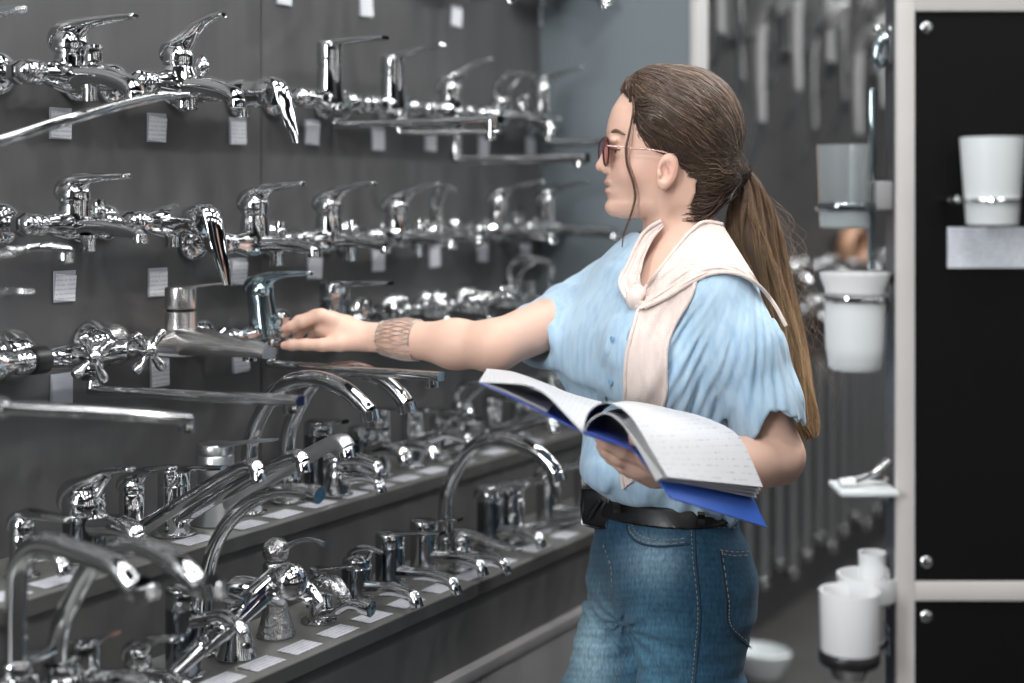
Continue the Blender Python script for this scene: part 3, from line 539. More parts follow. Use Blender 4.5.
for k in range(12):
    t = thing('wall_mixer_tap', 'blurred small chrome fitting at mid height on the far wall', 'tap', (0, 3.8 + .19 * k, (1.02, 1.16)[k % 2]), 0, 'small fittings on the far wall')
    flanges(t, ch, half=.05); bar_body(t, ch, .02, .07); tower(t, ch, .03, .02); short_spout(t, ch, L=.10)
# pale round basin on the floor
t = thing('floor_basin', 'white oval basin lying blurred on the dark floor behind the jeans', 'basin', on_z(760, 676, 0.0))
MB().lathe([(.03, 0.001), (.09, .002), (.13, .05), (.14, .075), (.132, .08), (.115, .05), (.06, .018), (.001, .015)], squash=(.66, .5)).build('bowl', 'frost', t)
# ------------------------------------------------------------------ display board at the right, turned to face the aisle corner
BD = 1.75
def B3(px, py, D): return ((px - 512) / FPX * D, D, CZ + (HZ - py) / FPX * D)     # board frame: x right, y away, z up
bl = (897 - 512) / FPX * BD
bo = Vector((CX, 0, 0)) + FW * BD + RT * bl
board = thing('display_board', 'tall black display board with pale frame at the right edge', 'display board', bo, TH)
z1, z2, z3 = B3(0, 11, BD)[2], B3(0, 582, BD)[2], B3(0, 601, BD)[2]; x1 = (915 - 897) / FPX * BD; W = .72
fr = MB().box((0, 0, 0), (x1, .012, 2.3), .001).box((x1, 0, z1), (W, .012, z1 + .10), .001).box((x1, 0, z3), (W, .012, z2), .001).box((W, 0, 0), (W + x1, .012, 2.3), .001).box((x1, 0, 2.27), (W, .012, 2.3)).box((x1, 0, 0), (W, .012, .08))
fr.build('frame', 'board_frame', board)
MB().box((.0015, .0125, 0.001), (W + x1, .060, 2.299)).build('carcass', 'board_side', board, flat=True)
for a_, b_ in ((z2, z1), (.08, z3), (z1 + .10, 2.27)):
    pn = MB().box((x1 + .0008, .004, a_ + .0008), (W - .0008, .0120, b_ - .0008)).build('panel', 'board_black', board, flat=True)
    for sx in (x1 + .0150, W - .015):
        for sz in (b_ - .020, a_ + .024): MB().lathe([(.0001, 0), (.0068, .0002), (.0072, .0016), (.0050, .0034), (.001, .0036)], (sx, .004, sz), (0, -1, 0), 20).build('screw', ch, pn)
def hang(name, lab, cat, grp=None): return thing(name, lab, cat, bo, TH, grp)
def L3(px, py, D): a = B3(px, py, D); return Vector((a[0] - bl, a[1] - BD, a[2]))
# frosted tumbler sample and its card on the black panel
t = hang('tumbler_holder', 'frosted glass tumbler on a chrome peg on the black board', 'tumbler'); t.location = t.location + Vector((0, 0, 0))
c = L3(992, 181, 1.70); 
MB().lathe([(.0295, -.052), (.0300, -.050), (.0375, .052), (.036, .052), (.0285, -.047), (.001, -.047)], c, (0, 0, 1), 32).build('glass', 'frost', t)
p_ = L3(953, 200, 1.71)
MB().sweep([(p_.x, p_.y, p_.z, .0025, .0025), (p_.x + .012, p_.y, p_.z, .0025, .0025), (p_.x + .02, c.y, p_.z, .0025, .0025)], 10, 10).lathe([(.001, -.006), (.0065, -.005), (.0075, 0), (.0065, .005), (.001, .006)], p_, (0, -1, 0), 16).tube([tuple(p_), (p_.x, .004, p_.z)], .003, 8, 4).build('peg', ch, t)
MB().sweep([(c.x + .0345 * math.cos(a), c.y + .0345 * math.sin(a), p_.z, .002, .0035) for a in np.linspace(0, 2 * PI, 33)[:-1]], 8, 32, up=(0, 0, 1), closed=True, smooth=False).build('ring', ch, t)
t = hang('price_card', 'white printed card on the black board under the frosted tumbler', 'price card')
a_, b_ = L3(948, 268, BD), L3(1040, 227, BD)
M['card2'] = lines_mat('board_card', (.80, .83, .87), (.50, .57, .72), 60)
MB().box((a_.x, .0005, a_.z), (b_.x, .0035, b_.z)).build('card', 'card2', t, flat=True)
# things held on the board's left edge
def arm(t, c, z, zt=.012):   # plate on the board edge and a bar to the object
    MB().box((-.0040, .024, z - .018), (.0012, .052, z + .018), .001).build('wall_plate', ch, t)
    MB().tube([(-.003, .036, z), (c.x + .030, c.y, z)], .005, 10, 4).build('arm', ch, t)
def ring(t, c, z, r, m=ch, hh=.0045):
    MB().sweep([(c.x + r * math.cos(a), c.y + r * math.sin(a), z, hh, .0022) for a in np.linspace(0, 2 * PI, 33)[:-1]], 8, 32, up=(0, 0, 1), closed=True, smooth=False).build('ring', m, t)
t = hang('tumbler_holder', 'clear glass tumbler in a dark ring on the left side of the board', 'tumbler')
c = L3(844.5, 186, 1.785)
MB().lathe([(.0300, -.052), (.0305, -.050), (.0345, .052), (.0330, .052), (.0290, -.028), (.001, -.030)], c, (0, 0, 1), 32).build('glass', 'glass', t)
MB().lathe([(.0285, -.050), (.0290, -.047), (.0295, -.031), (.001, -.0305)], c, (0, 0, 1), 32).build('frosted_base', 'frost', t)
ring(t, c, c.z - .026, .0345, 'dark_chrome', .005)
MB().box((-.020, .020, c.z - .030), (.0012, .050, c.z + .006), .003).build('wall_plate', 'pale_plastic', t); MB().tube([(-.018, .035, c.z - .026), (c.x + .034, c.y, c.z - .026)], .006, 10, 4).build('arm', 'dark_chrome', t)
t = hang('toilet_brush', 'toilet brush in a frosted white cup with long chrome handle', 'toilet brush')
c = L3(855.5, 330, 1.79); hz_ = L3(864, 90, 1.83).z; hx = L3(864.5, 200, 1.84)
MB().lathe([(.029, -.050), (.033, -.046), (.0370, -.02), (.0385, .045), (.0365, .045), (.034, -.04), (.001, -.042)], c, (0, 0, 1), 32).build('cup', 'frost', t)
MB().lathe([(.0375, .047), (.0380, .052), (.0440, .068), (.0445, .072), (.040, .073), (.001, .074)], c, (0, 0, 1), 32).build('lid', 'ceramic', t)
ring(t, c, c.z + .040, .0398); arm(t, c, c.z + .040)
MB().lathe([(.0042, c.z + .075), (.0042, hz_ - .10), (.0052, hz_ - .098), (.0052, hz_ - .006), (.004, hz_), (.001, hz_ + .001)], (hx.x, c.y + .012, 0), (0, 0, 1), 16).build('handle', 'blue_chrome', t)
t = hang('robe_hook', 'bluish chrome hook high on the left edge of the board', 'hook')
c = L3(875, 45, 1.78)
MB().box((-.004, .022, c.z - .025), (.0012, .050, c.z + .025), .001).build('wall_plate', ch, t)
MB().tube([(-.002, .036, c.z + .01), (-.012, .036, c.z + .004), (-.016, .036, c.z - .012), (-.012, .036, c.z - .024), (-.008, .036, c.z - .016)], .0065, 12, 24).build('hook_arm', 'blue_chrome', t); MB().ball((-.014, .036, c.z + .020), .007, 12).build('peg', ch, t)
t = hang('glass_shelf', 'small glass shelf with chrome bracket on the left edge of the board', 'shelf')
c = L3(858, 485, 1.79)
MB().box((c.x - .034, -.015, c.z - .003), (-.001, .055, c.z + .003), .001).build('shelf_plate', 'frost', t); MB().box((-.005, .030, c.z - .018), (.0012, .045, c.z + .012), .001).build('bracket', ch, t)
t = hang('brush', 'chrome-handled brush lying slanted on the small glass shelf', 'brush')
MB().tube([(c.x - .012, .012, c.z + .010), (c.x + .015, .018, c.z + .020), (-.004, .022, c.z + .034)], [.006, .005, .006], 10, 12).build('brush_handle', ch, t)
MB().sweep([(c.x - .030, .010, c.z + .009, .007, .005), (c.x - .012, .012, c.z + .010, .008, .006)], 12, 8).build('brush_head', 'ceramic', t)
def cup(lab, px, py, D, r, h, ringz=None, nm='cup', cat='cup', arm_=True):
    t = hang(nm, lab, cat); c = L3(px, py, D)
    MB().lathe([(r * .91, -h / 2), (r * .95, -h / 2 + .003), (r, h / 2), (r * .93, h / 2), (r * .86, -h / 2 + .008), (.001, -h / 2 + .006)], c, (0, 0, 1), 32).build('bowl', 'ceramic', t)
    if ringz is not None:
        ring(t, c, c.z + ringz, r * .97, 'black_plastic', .008)
        MB().lathe([(r * .5, -h / 2 - .022), (r * .60, -h / 2 - .020), (r * .80, -h / 2 - .002), (r * .7, -h / 2 - .001)], c, (0, 0, 1), 28).build('foot', ch, t)
    if arm_: arm(t, c, c.z + (ringz or -h * .35))
    return t
cup('white ceramic cup with black ring and chrome foot, lower left of the board', 849.5, 625, 1.72, .0360, .084, -.038)
cup('shallow white dish beside the lower cup on the board edge', 868, 586, 1.775, .0385, .030, None, 'soap_dish', 'dish')
cup('small white cup, the topmost of the three by the board edge', 873, 566, 1.81, .0185, .036)
# unidentified tan shape far behind the glass tumbler, built as a ring
t = thing('tan_shape', 'unidentified tan shape built as a ring, blurred on the far wall below the tumbler', 'ring', on_x(838, 248, 0.0))
MB().sweep([(.06, .10 * math.cos(a), .07 * math.sin(a), .03, .018) for a in np.linspace(0, 2 * PI, 29)[:-1]], 12, 28, up=(1, 0, 0), closed=True, smooth=False).build('ring_body', 'tan', t)
MB().lathe([(.012, 0.0005), (.012, .06)], (0, 0, .07), (1, 0, 0), 14).build('wall_peg', ch, t)
# ------------------------------------------------------------------ distance-field modelling
def V(*a): return np.array(a, float)
def smin(a, b, k):
    h = np.clip(0.5 + 0.5 * (b - a) / k, 0, 1); return b + (a - b) * h - k * h * (1 - h)
def smax(a, b, k): return -smin(-a, -b, k)
def rz(a):
    c, s = math.cos(a), math.sin(a); return np.array([[c, -s, 0], [s, c, 0], [0, 0, 1.0]])
def ry(a):
    c, s = math.cos(a), math.sin(a); return np.array([[c, 0, s], [0, 1, 0], [-s, 0, c.real]])
def ell(p, c, r, R=None):
    q = p - c
    if R is not None: q = q @ R        # R columns are the local axes
    r = np.array(r); k0 = np.linalg.norm(q / r, axis=1); k1 = np.linalg.norm(q / (r * r), axis=1) + 1e-9
    return k0 * (k0 - 1) / k1
def cap(p, a, b, ra, rb):
    ab = b - a; t = np.clip(((p - a) @ ab) / (ab @ ab), 0, 1)
    return np.linalg.norm(p - a - t[:, None] * ab, axis=1) - (ra + (rb - ra) * t)
def chain(p, pts, k=0.006):
    """pts: list of (point, radius)"""
    d = None
    for (a, ra), (b, rb) in zip(pts[:-1], pts[1:]):
        e = cap(p, a, b, ra, rb); d = e if d is None else smin(d, e, k)
    return d
def poly2(px, pz, P):
    P = np.array(P); n = len(P); d = np.full(len(px), 1e9); s = np.ones(len(px)); j = n - 1
    for i in range(n):
        ex, ez = P[j] - P[i]; wx = px - P[i, 0]; wz = pz - P[i, 1]
        t = np.clip((wx * ex + wz * ez) / (ex * ex + ez * ez), 0, 1)
        bx = wx - ex * t; bz = wz - ez * t; d = np.minimum(d, bx * bx + bz * bz)
        c1 = pz >= P[i, 1]; c2 = pz < P[j, 1]; c3 = ex * wz > ez * wx
        f = (c1 & c2 & c3) | (~c1 & ~c2 & ~c3); s[f] *= -1; j = i
    return s * np.sqrt(d)
def masked(p, lo, hi, fn, pad=0.03):
    """evaluate fn only near its bounding box; elsewhere the distance to the box"""
    lo = np.array(lo) - pad; hi = np.array(hi) + pad
    q = np.maximum(np.maximum(lo - p, p - hi), 0); d = np.linalg.norm(q, axis=1) + pad * .8
    m = (q.sum(1) == 0)
    if m.any(): d[m] = fn(p[m])
    return d
def sdf_mesh(f, lo, hi, h, newton=2, slack=1.5):
    B = 8; lo = np.array(lo, float); n = np.ceil((np.array(hi) - lo) / (h * B)).astype(int)
    g = np.stack(np.meshgrid(*[np.arange(k) for k in n], indexing='ij'), -1).reshape(-1, 3)
    cen = lo + (g + 0.5) * B * h
    act = g[np.abs(f(cen)) < B * h * 0.87 * slack]
    loc = np.stack(np.meshgrid(*[np.arange(B + 1)] * 3, indexing='ij'), -1).reshape(-1, 3)
    N = n * B + 2; ids_all = []; vs_all = []; own = []
    offs = np.array([(i, j, k) for i in (0, 1) for j in (0, 1) for k in (0, 1)])
    edges = [(a, b) for a in range(8) for b in range(a + 1, 8) if np.abs(offs[a] - offs[b]).sum() == 1]
    for c0 in range(0, len(act), 400):
        blk = act[c0:c0 + 400]
        P = lo + (blk[:, None, :] * B + loc[None]) * h
        D = f(P.reshape(-1, 3)).reshape(len(blk), B + 1, B + 1, B + 1)
        cs = [D[:, o[0]:B + o[0], o[1]:B + o[1], o[2]:B + o[2]] for o in offs]
        S = np.stack(cs, -1); neg = S < 0; mix = neg.any(-1) & ~neg.all(-1)
        b, i, j, k = np.nonzero(mix); s = S[b, i, j, k]
        acc = np.zeros((len(b), 3)); cnt = np.zeros(len(b))
        for (e0, e1) in edges:
            a0, a1 = s[:, e0], s[:, e1]; m = (a0 < 0) != (a1 < 0); t = np.where(m, a0 / np.where(m, a0 - a1, 1), 0)
            acc += np.where(m[:, None], offs[e0] + (offs[e1] - offs[e0]) * t[:, None], 0); cnt += m
        cell = blk[b] * B + np.stack([i, j, k], -1)
        vs_all.append(lo + (cell + acc / cnt[:, None]) * h)
        ids_all.append((cell[:, 0] * N[1] + cell[:, 1]) * N[2] + cell[:, 2])
        own.append(np.stack([s[:, 0] < 0, s[:, 4] < 0, s[:, 2] < 0, s[:, 1] < 0], -1))
    ids = np.concatenate(ids_all); vs = np.concatenate(vs_all); own = np.concatenate(own)
    o = np.argsort(ids); ids, vs, own = ids[o], vs[o], own[o]
    st = np.array([N[1] * N[2], N[2], 1]); faces = []
    for ax in range(3):
        u, v = [(1, 2), (2, 0), (0, 1)][ax]
        m = own[:, 0] != own[:, ax + 1]; base_ = ids[m]; flip = own[m, 0]
        q = np.stack([base_, base_ - st[u], base_ - st[u] - st[v], base_ - st[v]], -1)
        ix = np.searchsorted(ids, q); ix = np.minimum(ix, len(ids) - 1); ok = (ids[ix] == q).all(1)
        ix = ix[ok]; fl = flip[ok]; ix[~fl] = ix[~fl][:, ::-1]; faces.append(ix)
    F = np.concatenate(faces)
    for _ in range(newton):
        d = f(vs); e = h * .35; G = np.stack([f(vs + V(*(e if a == b else 0 for b in range(3)))) - d for a in range(3)], -1) / e
        gl = (G**2).sum(1) + 1e-6; vs = vs - np.clip(d / gl, -h, h)[:, None] * G * .9
    return vs, F
def np_mesh(name, vs, F, m, parent=None, loc=None, colors=None):
    me = bpy.data.meshes.new(name); F = np.asarray(F, dtype=np.int32)
    me.vertices.add(len(vs)); me.vertices.foreach_set('co', np.asarray(vs, np.float32).ravel())
    k = F.shape[1]; me.loops.add(F.size); me.loops.foreach_set('vertex_index', F.ravel())
    me.polygons.add(len(F)); me.polygons.foreach_set('loop_start', np.arange(0, F.size, k, dtype=np.int32)); me.polygons.foreach_set('loop_total', np.full(len(F), k, np.int32))
    me.update(); me.validate(); me.polygons.foreach_set('use_smooth', [True] * len(me.polygons))
    if colors is not None:
        ca = me.color_attributes.new('Col', 'FLOAT_COLOR', 'POINT'); c = np.ones((len(vs), 4), np.float32); c[:, :3] = colors; ca.data.foreach_set('color', c.ravel())
    me.materials.append(M[m] if isinstance(m, str) else m)
    o = bpy.data.objects.new(name, me); C.objects.link(o)
    if parent: o.parent = parent
    if loc is not None: o.location = loc
    return o
# person frame: x to the right of the picture, y away from the camera, z up; 2.3 m in front of the camera
PD = 2.3
def P3(px, py, d=0.0): D = PD + d; return V((px - 512) / FPX * D, d, CZ - (py - HZ) / FPX * D)
def to_px(p): D = PD + p[:, 1]; return 512 + FPX * p[:, 0] / D, HZ + FPX * (CZ - p[:, 2]) / D
def hit(f, px, py, d0=-0.75, off=0.0, steps=60):
    """first point of f's surface (plus off) seen at a pixel"""
    px = np.atleast_1d(np.array(px, float)); py = np.atleast_1d(np.array(py, float))
    d = np.full(len(px), float(d0))
    for _ in range(steps):
        D = PD + d; p = np.stack([(px - 512) / FPX * D, d, CZ - (py - HZ) / FPX * D], -1)
        s = f(p) - off; d = d + np.clip(s, -.02, .05) * .8
        d = np.minimum(d, .35)
    D = PD + d
    return np.stack([(px - 512) / FPX * D, d, CZ - (py - HZ) / FPX * D], -1)
# ------------------------------------------------------------------ the woman
R0X = 0.25
base_pt = Vector((CX, 0, 0)) + FW * PD + RT * R0X
woman = thing('person', 'young woman in light blue shirt, pale pink scarf and jeans reaching for a tap', 'person', base_pt, TH)
OFF = (-R0X, 0, 0)
# --- head
HD = -0.005
prof = [(634, 84), (622, 97), (614, 110), (610.5, 121), (608.3, 131), (609.3, 138), (611.0, 145), (611.5, 152), (611, 160), (609.5, 168), (608, 174), (606.5, 179), (606.8, 186), (607, 192), (609, 199.5), (607.4, 205), (608, 210.5), (612.5, 215.5), (621, 218), (632, 217.5), (642, 215), (655, 207), (665, 198), (668, 180), (668, 100), (656, 84)]
PROF = [tuple(P3(x, y, HD)[[0, 2]]) for x, y in prof]
yaw_head = 0.0
def head(p):
    y = np.abs(p[:, 1] - HD); z = p[:, 2]
    zt, zc, zb = P3(0, 95)[2], P3(0, 160)[2], P3(0, 216)[2]
    s = np.interp(z, [zb - .02, zb, zb + .02, zc, zt, zt + .03], [.56, .62, .76, .97, .90, .74])
    yy = np.clip(y / (.0715 * s), 0, .995)
    rec = .085 * (1 - np.sqrt(1 - yy**2)) + np.maximum(y - .0715 * s, 0) * 1.2
    face = poly2(p[:, 0] - rec, z, PROF)
    face = smax(face, y - .068 * s, .03)
    d = smin(face - .001, ell(p, P3(673, 133, HD), (.0985, .074, .091)), .02)
    q = p.copy(); q[:, 1] = HD + y                    # mirrored half
    def M_(px, py, dy): a = P3(px, py, HD - dy); a[1] = HD + dy; return a
    d = smin(d, cap(q, M_(611, 142, 0), M_(602.0, 163, 0), .0055, .0070), .007)
    d = smin(d, ell(q, M_(601.5, 166.5, 0), (.0098, .0085, .0080)), .005)
    d = smin(d, ell(q, M_(607, 169.5, .0105), (.0095, .0065, .0068)), .005)
    d = smin(d, ell(q, M_(636, 172, .040), (.026, .020, .024)), .02)          # cheek
    d = smin(d, ell(q, M_(609.4, 181.8, .003), (.0085, .020, .0042)), .004)     # upper lip
    d = smin(d, ell(q, M_(609.8, 191.2, .003), (.0078, .017, .0046)), .004)     # lower lip
    d = smin(d, ell(q, M_(612.5, 207.5, .004), (.010, .015, .0095)), .01)
    d = smax(d, -ell(q, M_(607.8, 186.6, 0), (.0080, .0235, .0011)), .0015)         # mouth opening
    d = smax(d, -ell(q, M_(610, 150, .031), (.0100, .0150, .0075)), .010)          # eye socket
    ec = M_(622, 151.5, .031); d = smin(d, ell(q, ec, (.0132, .0132, .0128)), .003)
    d = smax(d, -ell(q, ec + V(-.0130, -.001, -.0002), (.0070, .0105, .0036)), .0015)
    d = smin(d, ell(q, M_(614, 140.5, .028), (.008, .017, .006)), .01)            # brow
    d = smax(d, -ell(q, M_(604.5, 171.8, .006), (.003, .003, .0026)), .002)       # nostril
    # ear
    th = .22; Re = np.array([[math.cos(th), 0, math.sin(th)], [0, 1, 0], [-math.sin(th), 0, math.cos(th)]])
    e = ell(q, M_(667.5, 170.5, .0755), (.0170, .0075, .0285), Re)
    e = smin(e, ell(q, M_(662.5, 184, .074), (.0085, .006, .0095)), .006)
    e = smax(e, -ell(q, M_(665.3, 171, .0840), (.0100, .0098, .0185), Re), .002)
    e = smin(e, ell(q, M_(659.5, 174.5, .0785), (.0035, .0035, .005)), .004)
    e = smin(e, cap(q, M_(666, 160, .079), M_(670, 172, .0785), .0020, .0018), .003)
    d = smin(d, e, .004)
    return d
lo_h, hi_h = P3(590, 225), P3(745, 62); HB = (V(lo_h[0], HD - .09, lo_h[2]), V(hi_h[0], HD + .09, hi_h[2]))
# --- torso
YAW = 0.52; FV = V(-math.cos(YAW), -math.sin(YAW), 0); LV = V(-math.sin(YAW), math.cos(YAW), 0)   # facing, and her far (right) side
RB = np.stack([LV, FV, V(0, 0, 1)], -1)
def rel(px, py, fwd=0, lat=0, d=0): return P3(px, py, d) + FV * fwd + LV * lat
SF, SN = P3(607, 299, .135), P3(722, 302, -.135)
def torso(p, fat=0.0):
    d = ell(p, P3(664, 330), (.150 + fat, .098 + fat, .150 + fat), RB)
    d = smin(d, ell(p, P3(666, 425), (.118 + fat, .084 + fat, .14 + fat), RB), .06)
    d = smin(d, cap(p, P3(618, 296, .10), P3(716, 293, -.10), .043 + fat, .046 + fat), .04)
    d = smin(d, cap(p, P3(686, 250), P3(668, 292), .058 + fat * .5, .085 + fat), .045)
    for s in (-1, 1): d = smin(d, ell(p, rel(663, 350, .068, s * .068), (.056 + fat, .058 + fat, .064 + fat), RB), .07)
    return d
def arm_far(p): return chain(p, [(SF, .047), (P3(494, 346, -.03), .0385), (P3(455, 344, .005), .0375), (P3(405, 339, .05), .028), (P3(368, 337, .08), .0240)], .02)
def arm_near(p):
    d = chain(p, [(SN, .045), (P3(748, 370, -.14), .045), (P3(777, 452, -.135), .0385)], .02)
    return smin(d, chain(p, [(P3(777, 459, -.135), .0400), (P3(745, 465, -.18), .0395), (P3(705, 468, -.24), .032), (P3(668, 470, -.29), .0255)], .02), .018)
def hand_far(p):
    d = chain(p, [(P3(366, 337, .08), .0225), (P3(348, 333, .082), .0225), (P3(330, 325, .088), .0215)], .02)
    d = smin(d, ell(p, P3(336, 328, .095), (.036, .030, .0190)), .015)
    f = lambda pts, k=.005: chain(p, pts, k)
    idx = f([(P3(334, 320, .070), .0125), (P3(321, 315.5, .066), .0112), (P3(303, 322, .072), .0092), (P3(292, 326, .080), .0080), (P3(285.5, 328.5, .086), .0070)])
    mid = f([(P3(331, 319, .092), .0125), (P3(316, 316, .092), .0110), (P3(299, 321, .098), .0092), (P3(289, 328, .104), .0080), (P3(285, 334, .107), .0070)])
    rng_ = f([(P3(334, 323, .112), .012), (P3(320, 321, .116), .0105), (P3(305, 327, .121), .0088), (P3(298, 335, .122), .0076), (P3(297, 341, .120), .0068)])
    pin = f([(P3(338, 329, .130), .0105), (P3(326, 329, .136), .0090), (P3(314, 334, .139), .0076), (P3(309, 341, .137), .0064)])
    for g in (idx, mid, rng_, pin): d = smin(d, g, .008)
    th = f([(P3(358, 341, .070), .0150), (P3(340, 343, .058), .0135), (P3(322, 345, .055), .0105), (P3(305, 344.5, .060), .0093), (P3(292, 345, .067), .0088), (P3(284.5, 345.5, .071), .0070)])
    return smin(d, th, .010)
def hand_near(p):
    d = chain(p, [(P3(672, 470, -.285), .0245), (P3(655, 468, -.31), .0235), (P3(640, 463, -.33), .020)], .02)
    d = smin(d, ell(p, P3(645, 466, -.315), (.034, .036, .0165)), .015)
    f = lambda pts, k=.005: chain(p, pts, k)
    for g in ([(P3(642, 459, -.352), .0105), (P3(622, 452, -.362), .0098), (P3(606, 444, -.366), .0085), (P3(600, 439, -.362), .0072)],
              [(P3(640, 466, -.335), .0110), (P3(619, 459, -.343), .0098), (P3(606, 452, -.340), .0085), (P3(601, 446, -.332), .0074)],
              [(P3(642, 471, -.312), .0105), (P3(623, 466, -.316), .0094), (P3(611, 458, -.308), .0082), (P3(607, 451, -.300), .0070)],
              [(P3(646, 474, -.288), .0095), (P3(630, 472, -.288), .0082), (P3(620, 465, -.280), .0072), (P3(617, 458, -.274), .0062)]):
        d = smin(d, f(g), .007)
    th = f([(P3(664, 468, -.325), .0150), (P3(652, 462, -.365), .0130), (P3(643, 452, -.395), .0105), (P3(637, 443, -.402), .0092), (P3(634, 437, -.398), .0075)])
    return smin(d, th, .009)
def neck(p):
    d = cap(p, P3(677, 190, HD), P3(691, 268, 0), .0480, .0520)
    d = smin(d, cap(p, P3(658, 212, HD), P3(670, 262, -.02), .020, .017), .03)
    return smin(d, cap(p, P3(664, 195, HD - .05), P3(664, 272, -.03), .010, .009), .022)
def bx(pts, r): a = np.array(pts); return a.min(0) - r, a.max(0) + r
BFA = bx([SF, P3(494, 346, -.03), P3(368, 337, .08)], .05); BNA = bx([SN, P3(785, 459, -.135), P3(668, 470, -.29)], .06)
BHF = bx([P3(366, 337, .08), P3(283, 310, .05), P3(320, 350, .14)], .02); BHN = bx([P3(672, 470, -.285), P3(598, 435, -.40), P3(620, 480, -.27)], .02)
def body(p):
    d = masked(p, *HB, head)
    d = smin(d, masked(p, *bx([P3(655, 180, 0), P3(690, 270, 0)], .07), neck), .016)
    t = masked(p, *bx([P3(540, 240, -.05), P3(760, 560, .05)], .15), lambda q: torso(q, 0), .05)
    d = smin(d, t, .03)
    d = smin(d, masked(p, *BFA, arm_far), .025); d = smin(d, masked(p, *BNA, arm_near), .025)
    d = smin(d, masked(p, *BHF, hand_far), .006); return smin(d, masked(p, *BHN, hand_near), .006)
def skin_mat():
    m, nt, b = new_mat('skin'); a = nt.nodes.new('ShaderNodeAttribute'); a.attribute_name = 'Col'
    nt.links.new(a.outputs['Color'], b.inputs['Base Color'])
    b.inputs['Roughness'].default_value = .48; b.inputs['Specular IOR Level'].default_value = .35
    b.inputs['Subsurface Weight'].default_value = .12; b.inputs['Subsurface Radius'].default_value = (1, .35, .2); b.inputs['Subsurface Scale'].default_value = .012
    bump(nt, b, noise(nt, 350, 3), .12, .0006); return m
M['skin'] = skin_mat()
vs, F = sdf_mesh(body, (-.42, -.46, .83), (.54, .24, 1.64), .0030)
col = np.tile(V(.75, .49, .385), (len(vs), 1))
def blot(c, r, to, a=1.0, sharp=2.0):
    global col
    w = np.exp(-(np.abs(np.linalg.norm((vs - c) / np.array(r), axis=1))**sharp)) * a
    col = col * (1 - w[:, None]) + V(*to) * w[:, None]
for s in (-1, 1):
    blot(P3(628, 172, HD) + V(0, s * .045, 0), (.022, .03, .018), (.74, .40, .33), .45)
    blot(P3(667, 171, HD) + V(0, s * .078, 0), (.016, .012, .026), (.74, .36, .29), .45)
blot(P3(606.5, 181.5, HD), (.0068, .020, .0038), (.62, .22, .20), .9, 4)
blot(P3(607, 192.3, HD), (.0068, .018, .0045), (.66, .25, .23), .9, 4)
blot(P3(609.5, 187, HD), (.003, .018, .0022), (.30, .08, .07), .8, 4)
for q in (P3(285, 328, .086), P3(284, 345, .071), P3(600, 440, -.362), P3(601, 447, -.335)): blot(q, (.012, .01, .01), (.76, .38, .31), .55)
blot(P3(600, 167, HD), (.012, .012, .010), (.76, .42, .34), .35)
body_o = np_mesh('body', vs, F, 'skin', woman, OFF, col)
def mm(name, mb, m, parent=None): return mb.build(name, m, parent or woman, None if parent else OFF)
# teeth, eyes, brows, lashes
M['tooth'] = mat('tooth', (.80, .76, .70), .25, 0, .01); M['eye'] = mat('eyeball', (.75, .72, .70), .15, 0, .02); M['iris'] = mat('iris', (.10, .06, .04), .1, 0, .1); M['brow'] = mat('brow_hair', (.16, .09, .06), .6, 0, .2, 200)
M['nail'] = mat('red_nail', (.62, .10, .09), .2, 0, .02)
c = P3(613.2, 186.8, HD); mm('teeth', MB().ball(tuple(c), .011, 16, (.75, 1.35, .40)), 'tooth')
for s in (-1, 1):
    c = P3(622, 151.5, HD - .031); c[1] = HD + s * .031
    e = mm('eye', MB().ball(tuple(c), .0115, 18), 'eye'); MB().ball(tuple(c + V(-.0066, s * .003, 0)), .0064, 14, (.75, 1, 1)).build('iris', 'iris', e)
    up = [tuple(c + V(-.0132 * math.cos(a), s * .0132 * math.sin(a), .0036)) for a in np.linspace(-1.0, 1.35, 9)]
    la = MB()
    for q in cr(up, 14): la.tube([tuple(q + V(-.0005, 0, -.001)), tuple(q + V(-.0045, s * .002, -.001)), tuple(q + V(-.0075, s * .003, .002))], [.0010, .0008, .0004], 4, 5)
    la.build('lashes', 'brow', e)
    br = [P3(609.6, 136.5, HD) + V(0, s * .012, 0), P3(610.5, 133.5, HD) + V(0, s * .022, 0), P3(615, 132, HD) + V(0, s * .040, 0), P3(622, 136, HD) + V(0, s * .052, 0)]
    br = [hitp for hitp in br]
    mm('eyebrow', MB().sweep([(*q, w_, .0018) for q, w_ in zip(br, (.0022, .0036, .0032, .0012))], 10, 20, up=(0, 0, 1)), 'brow')
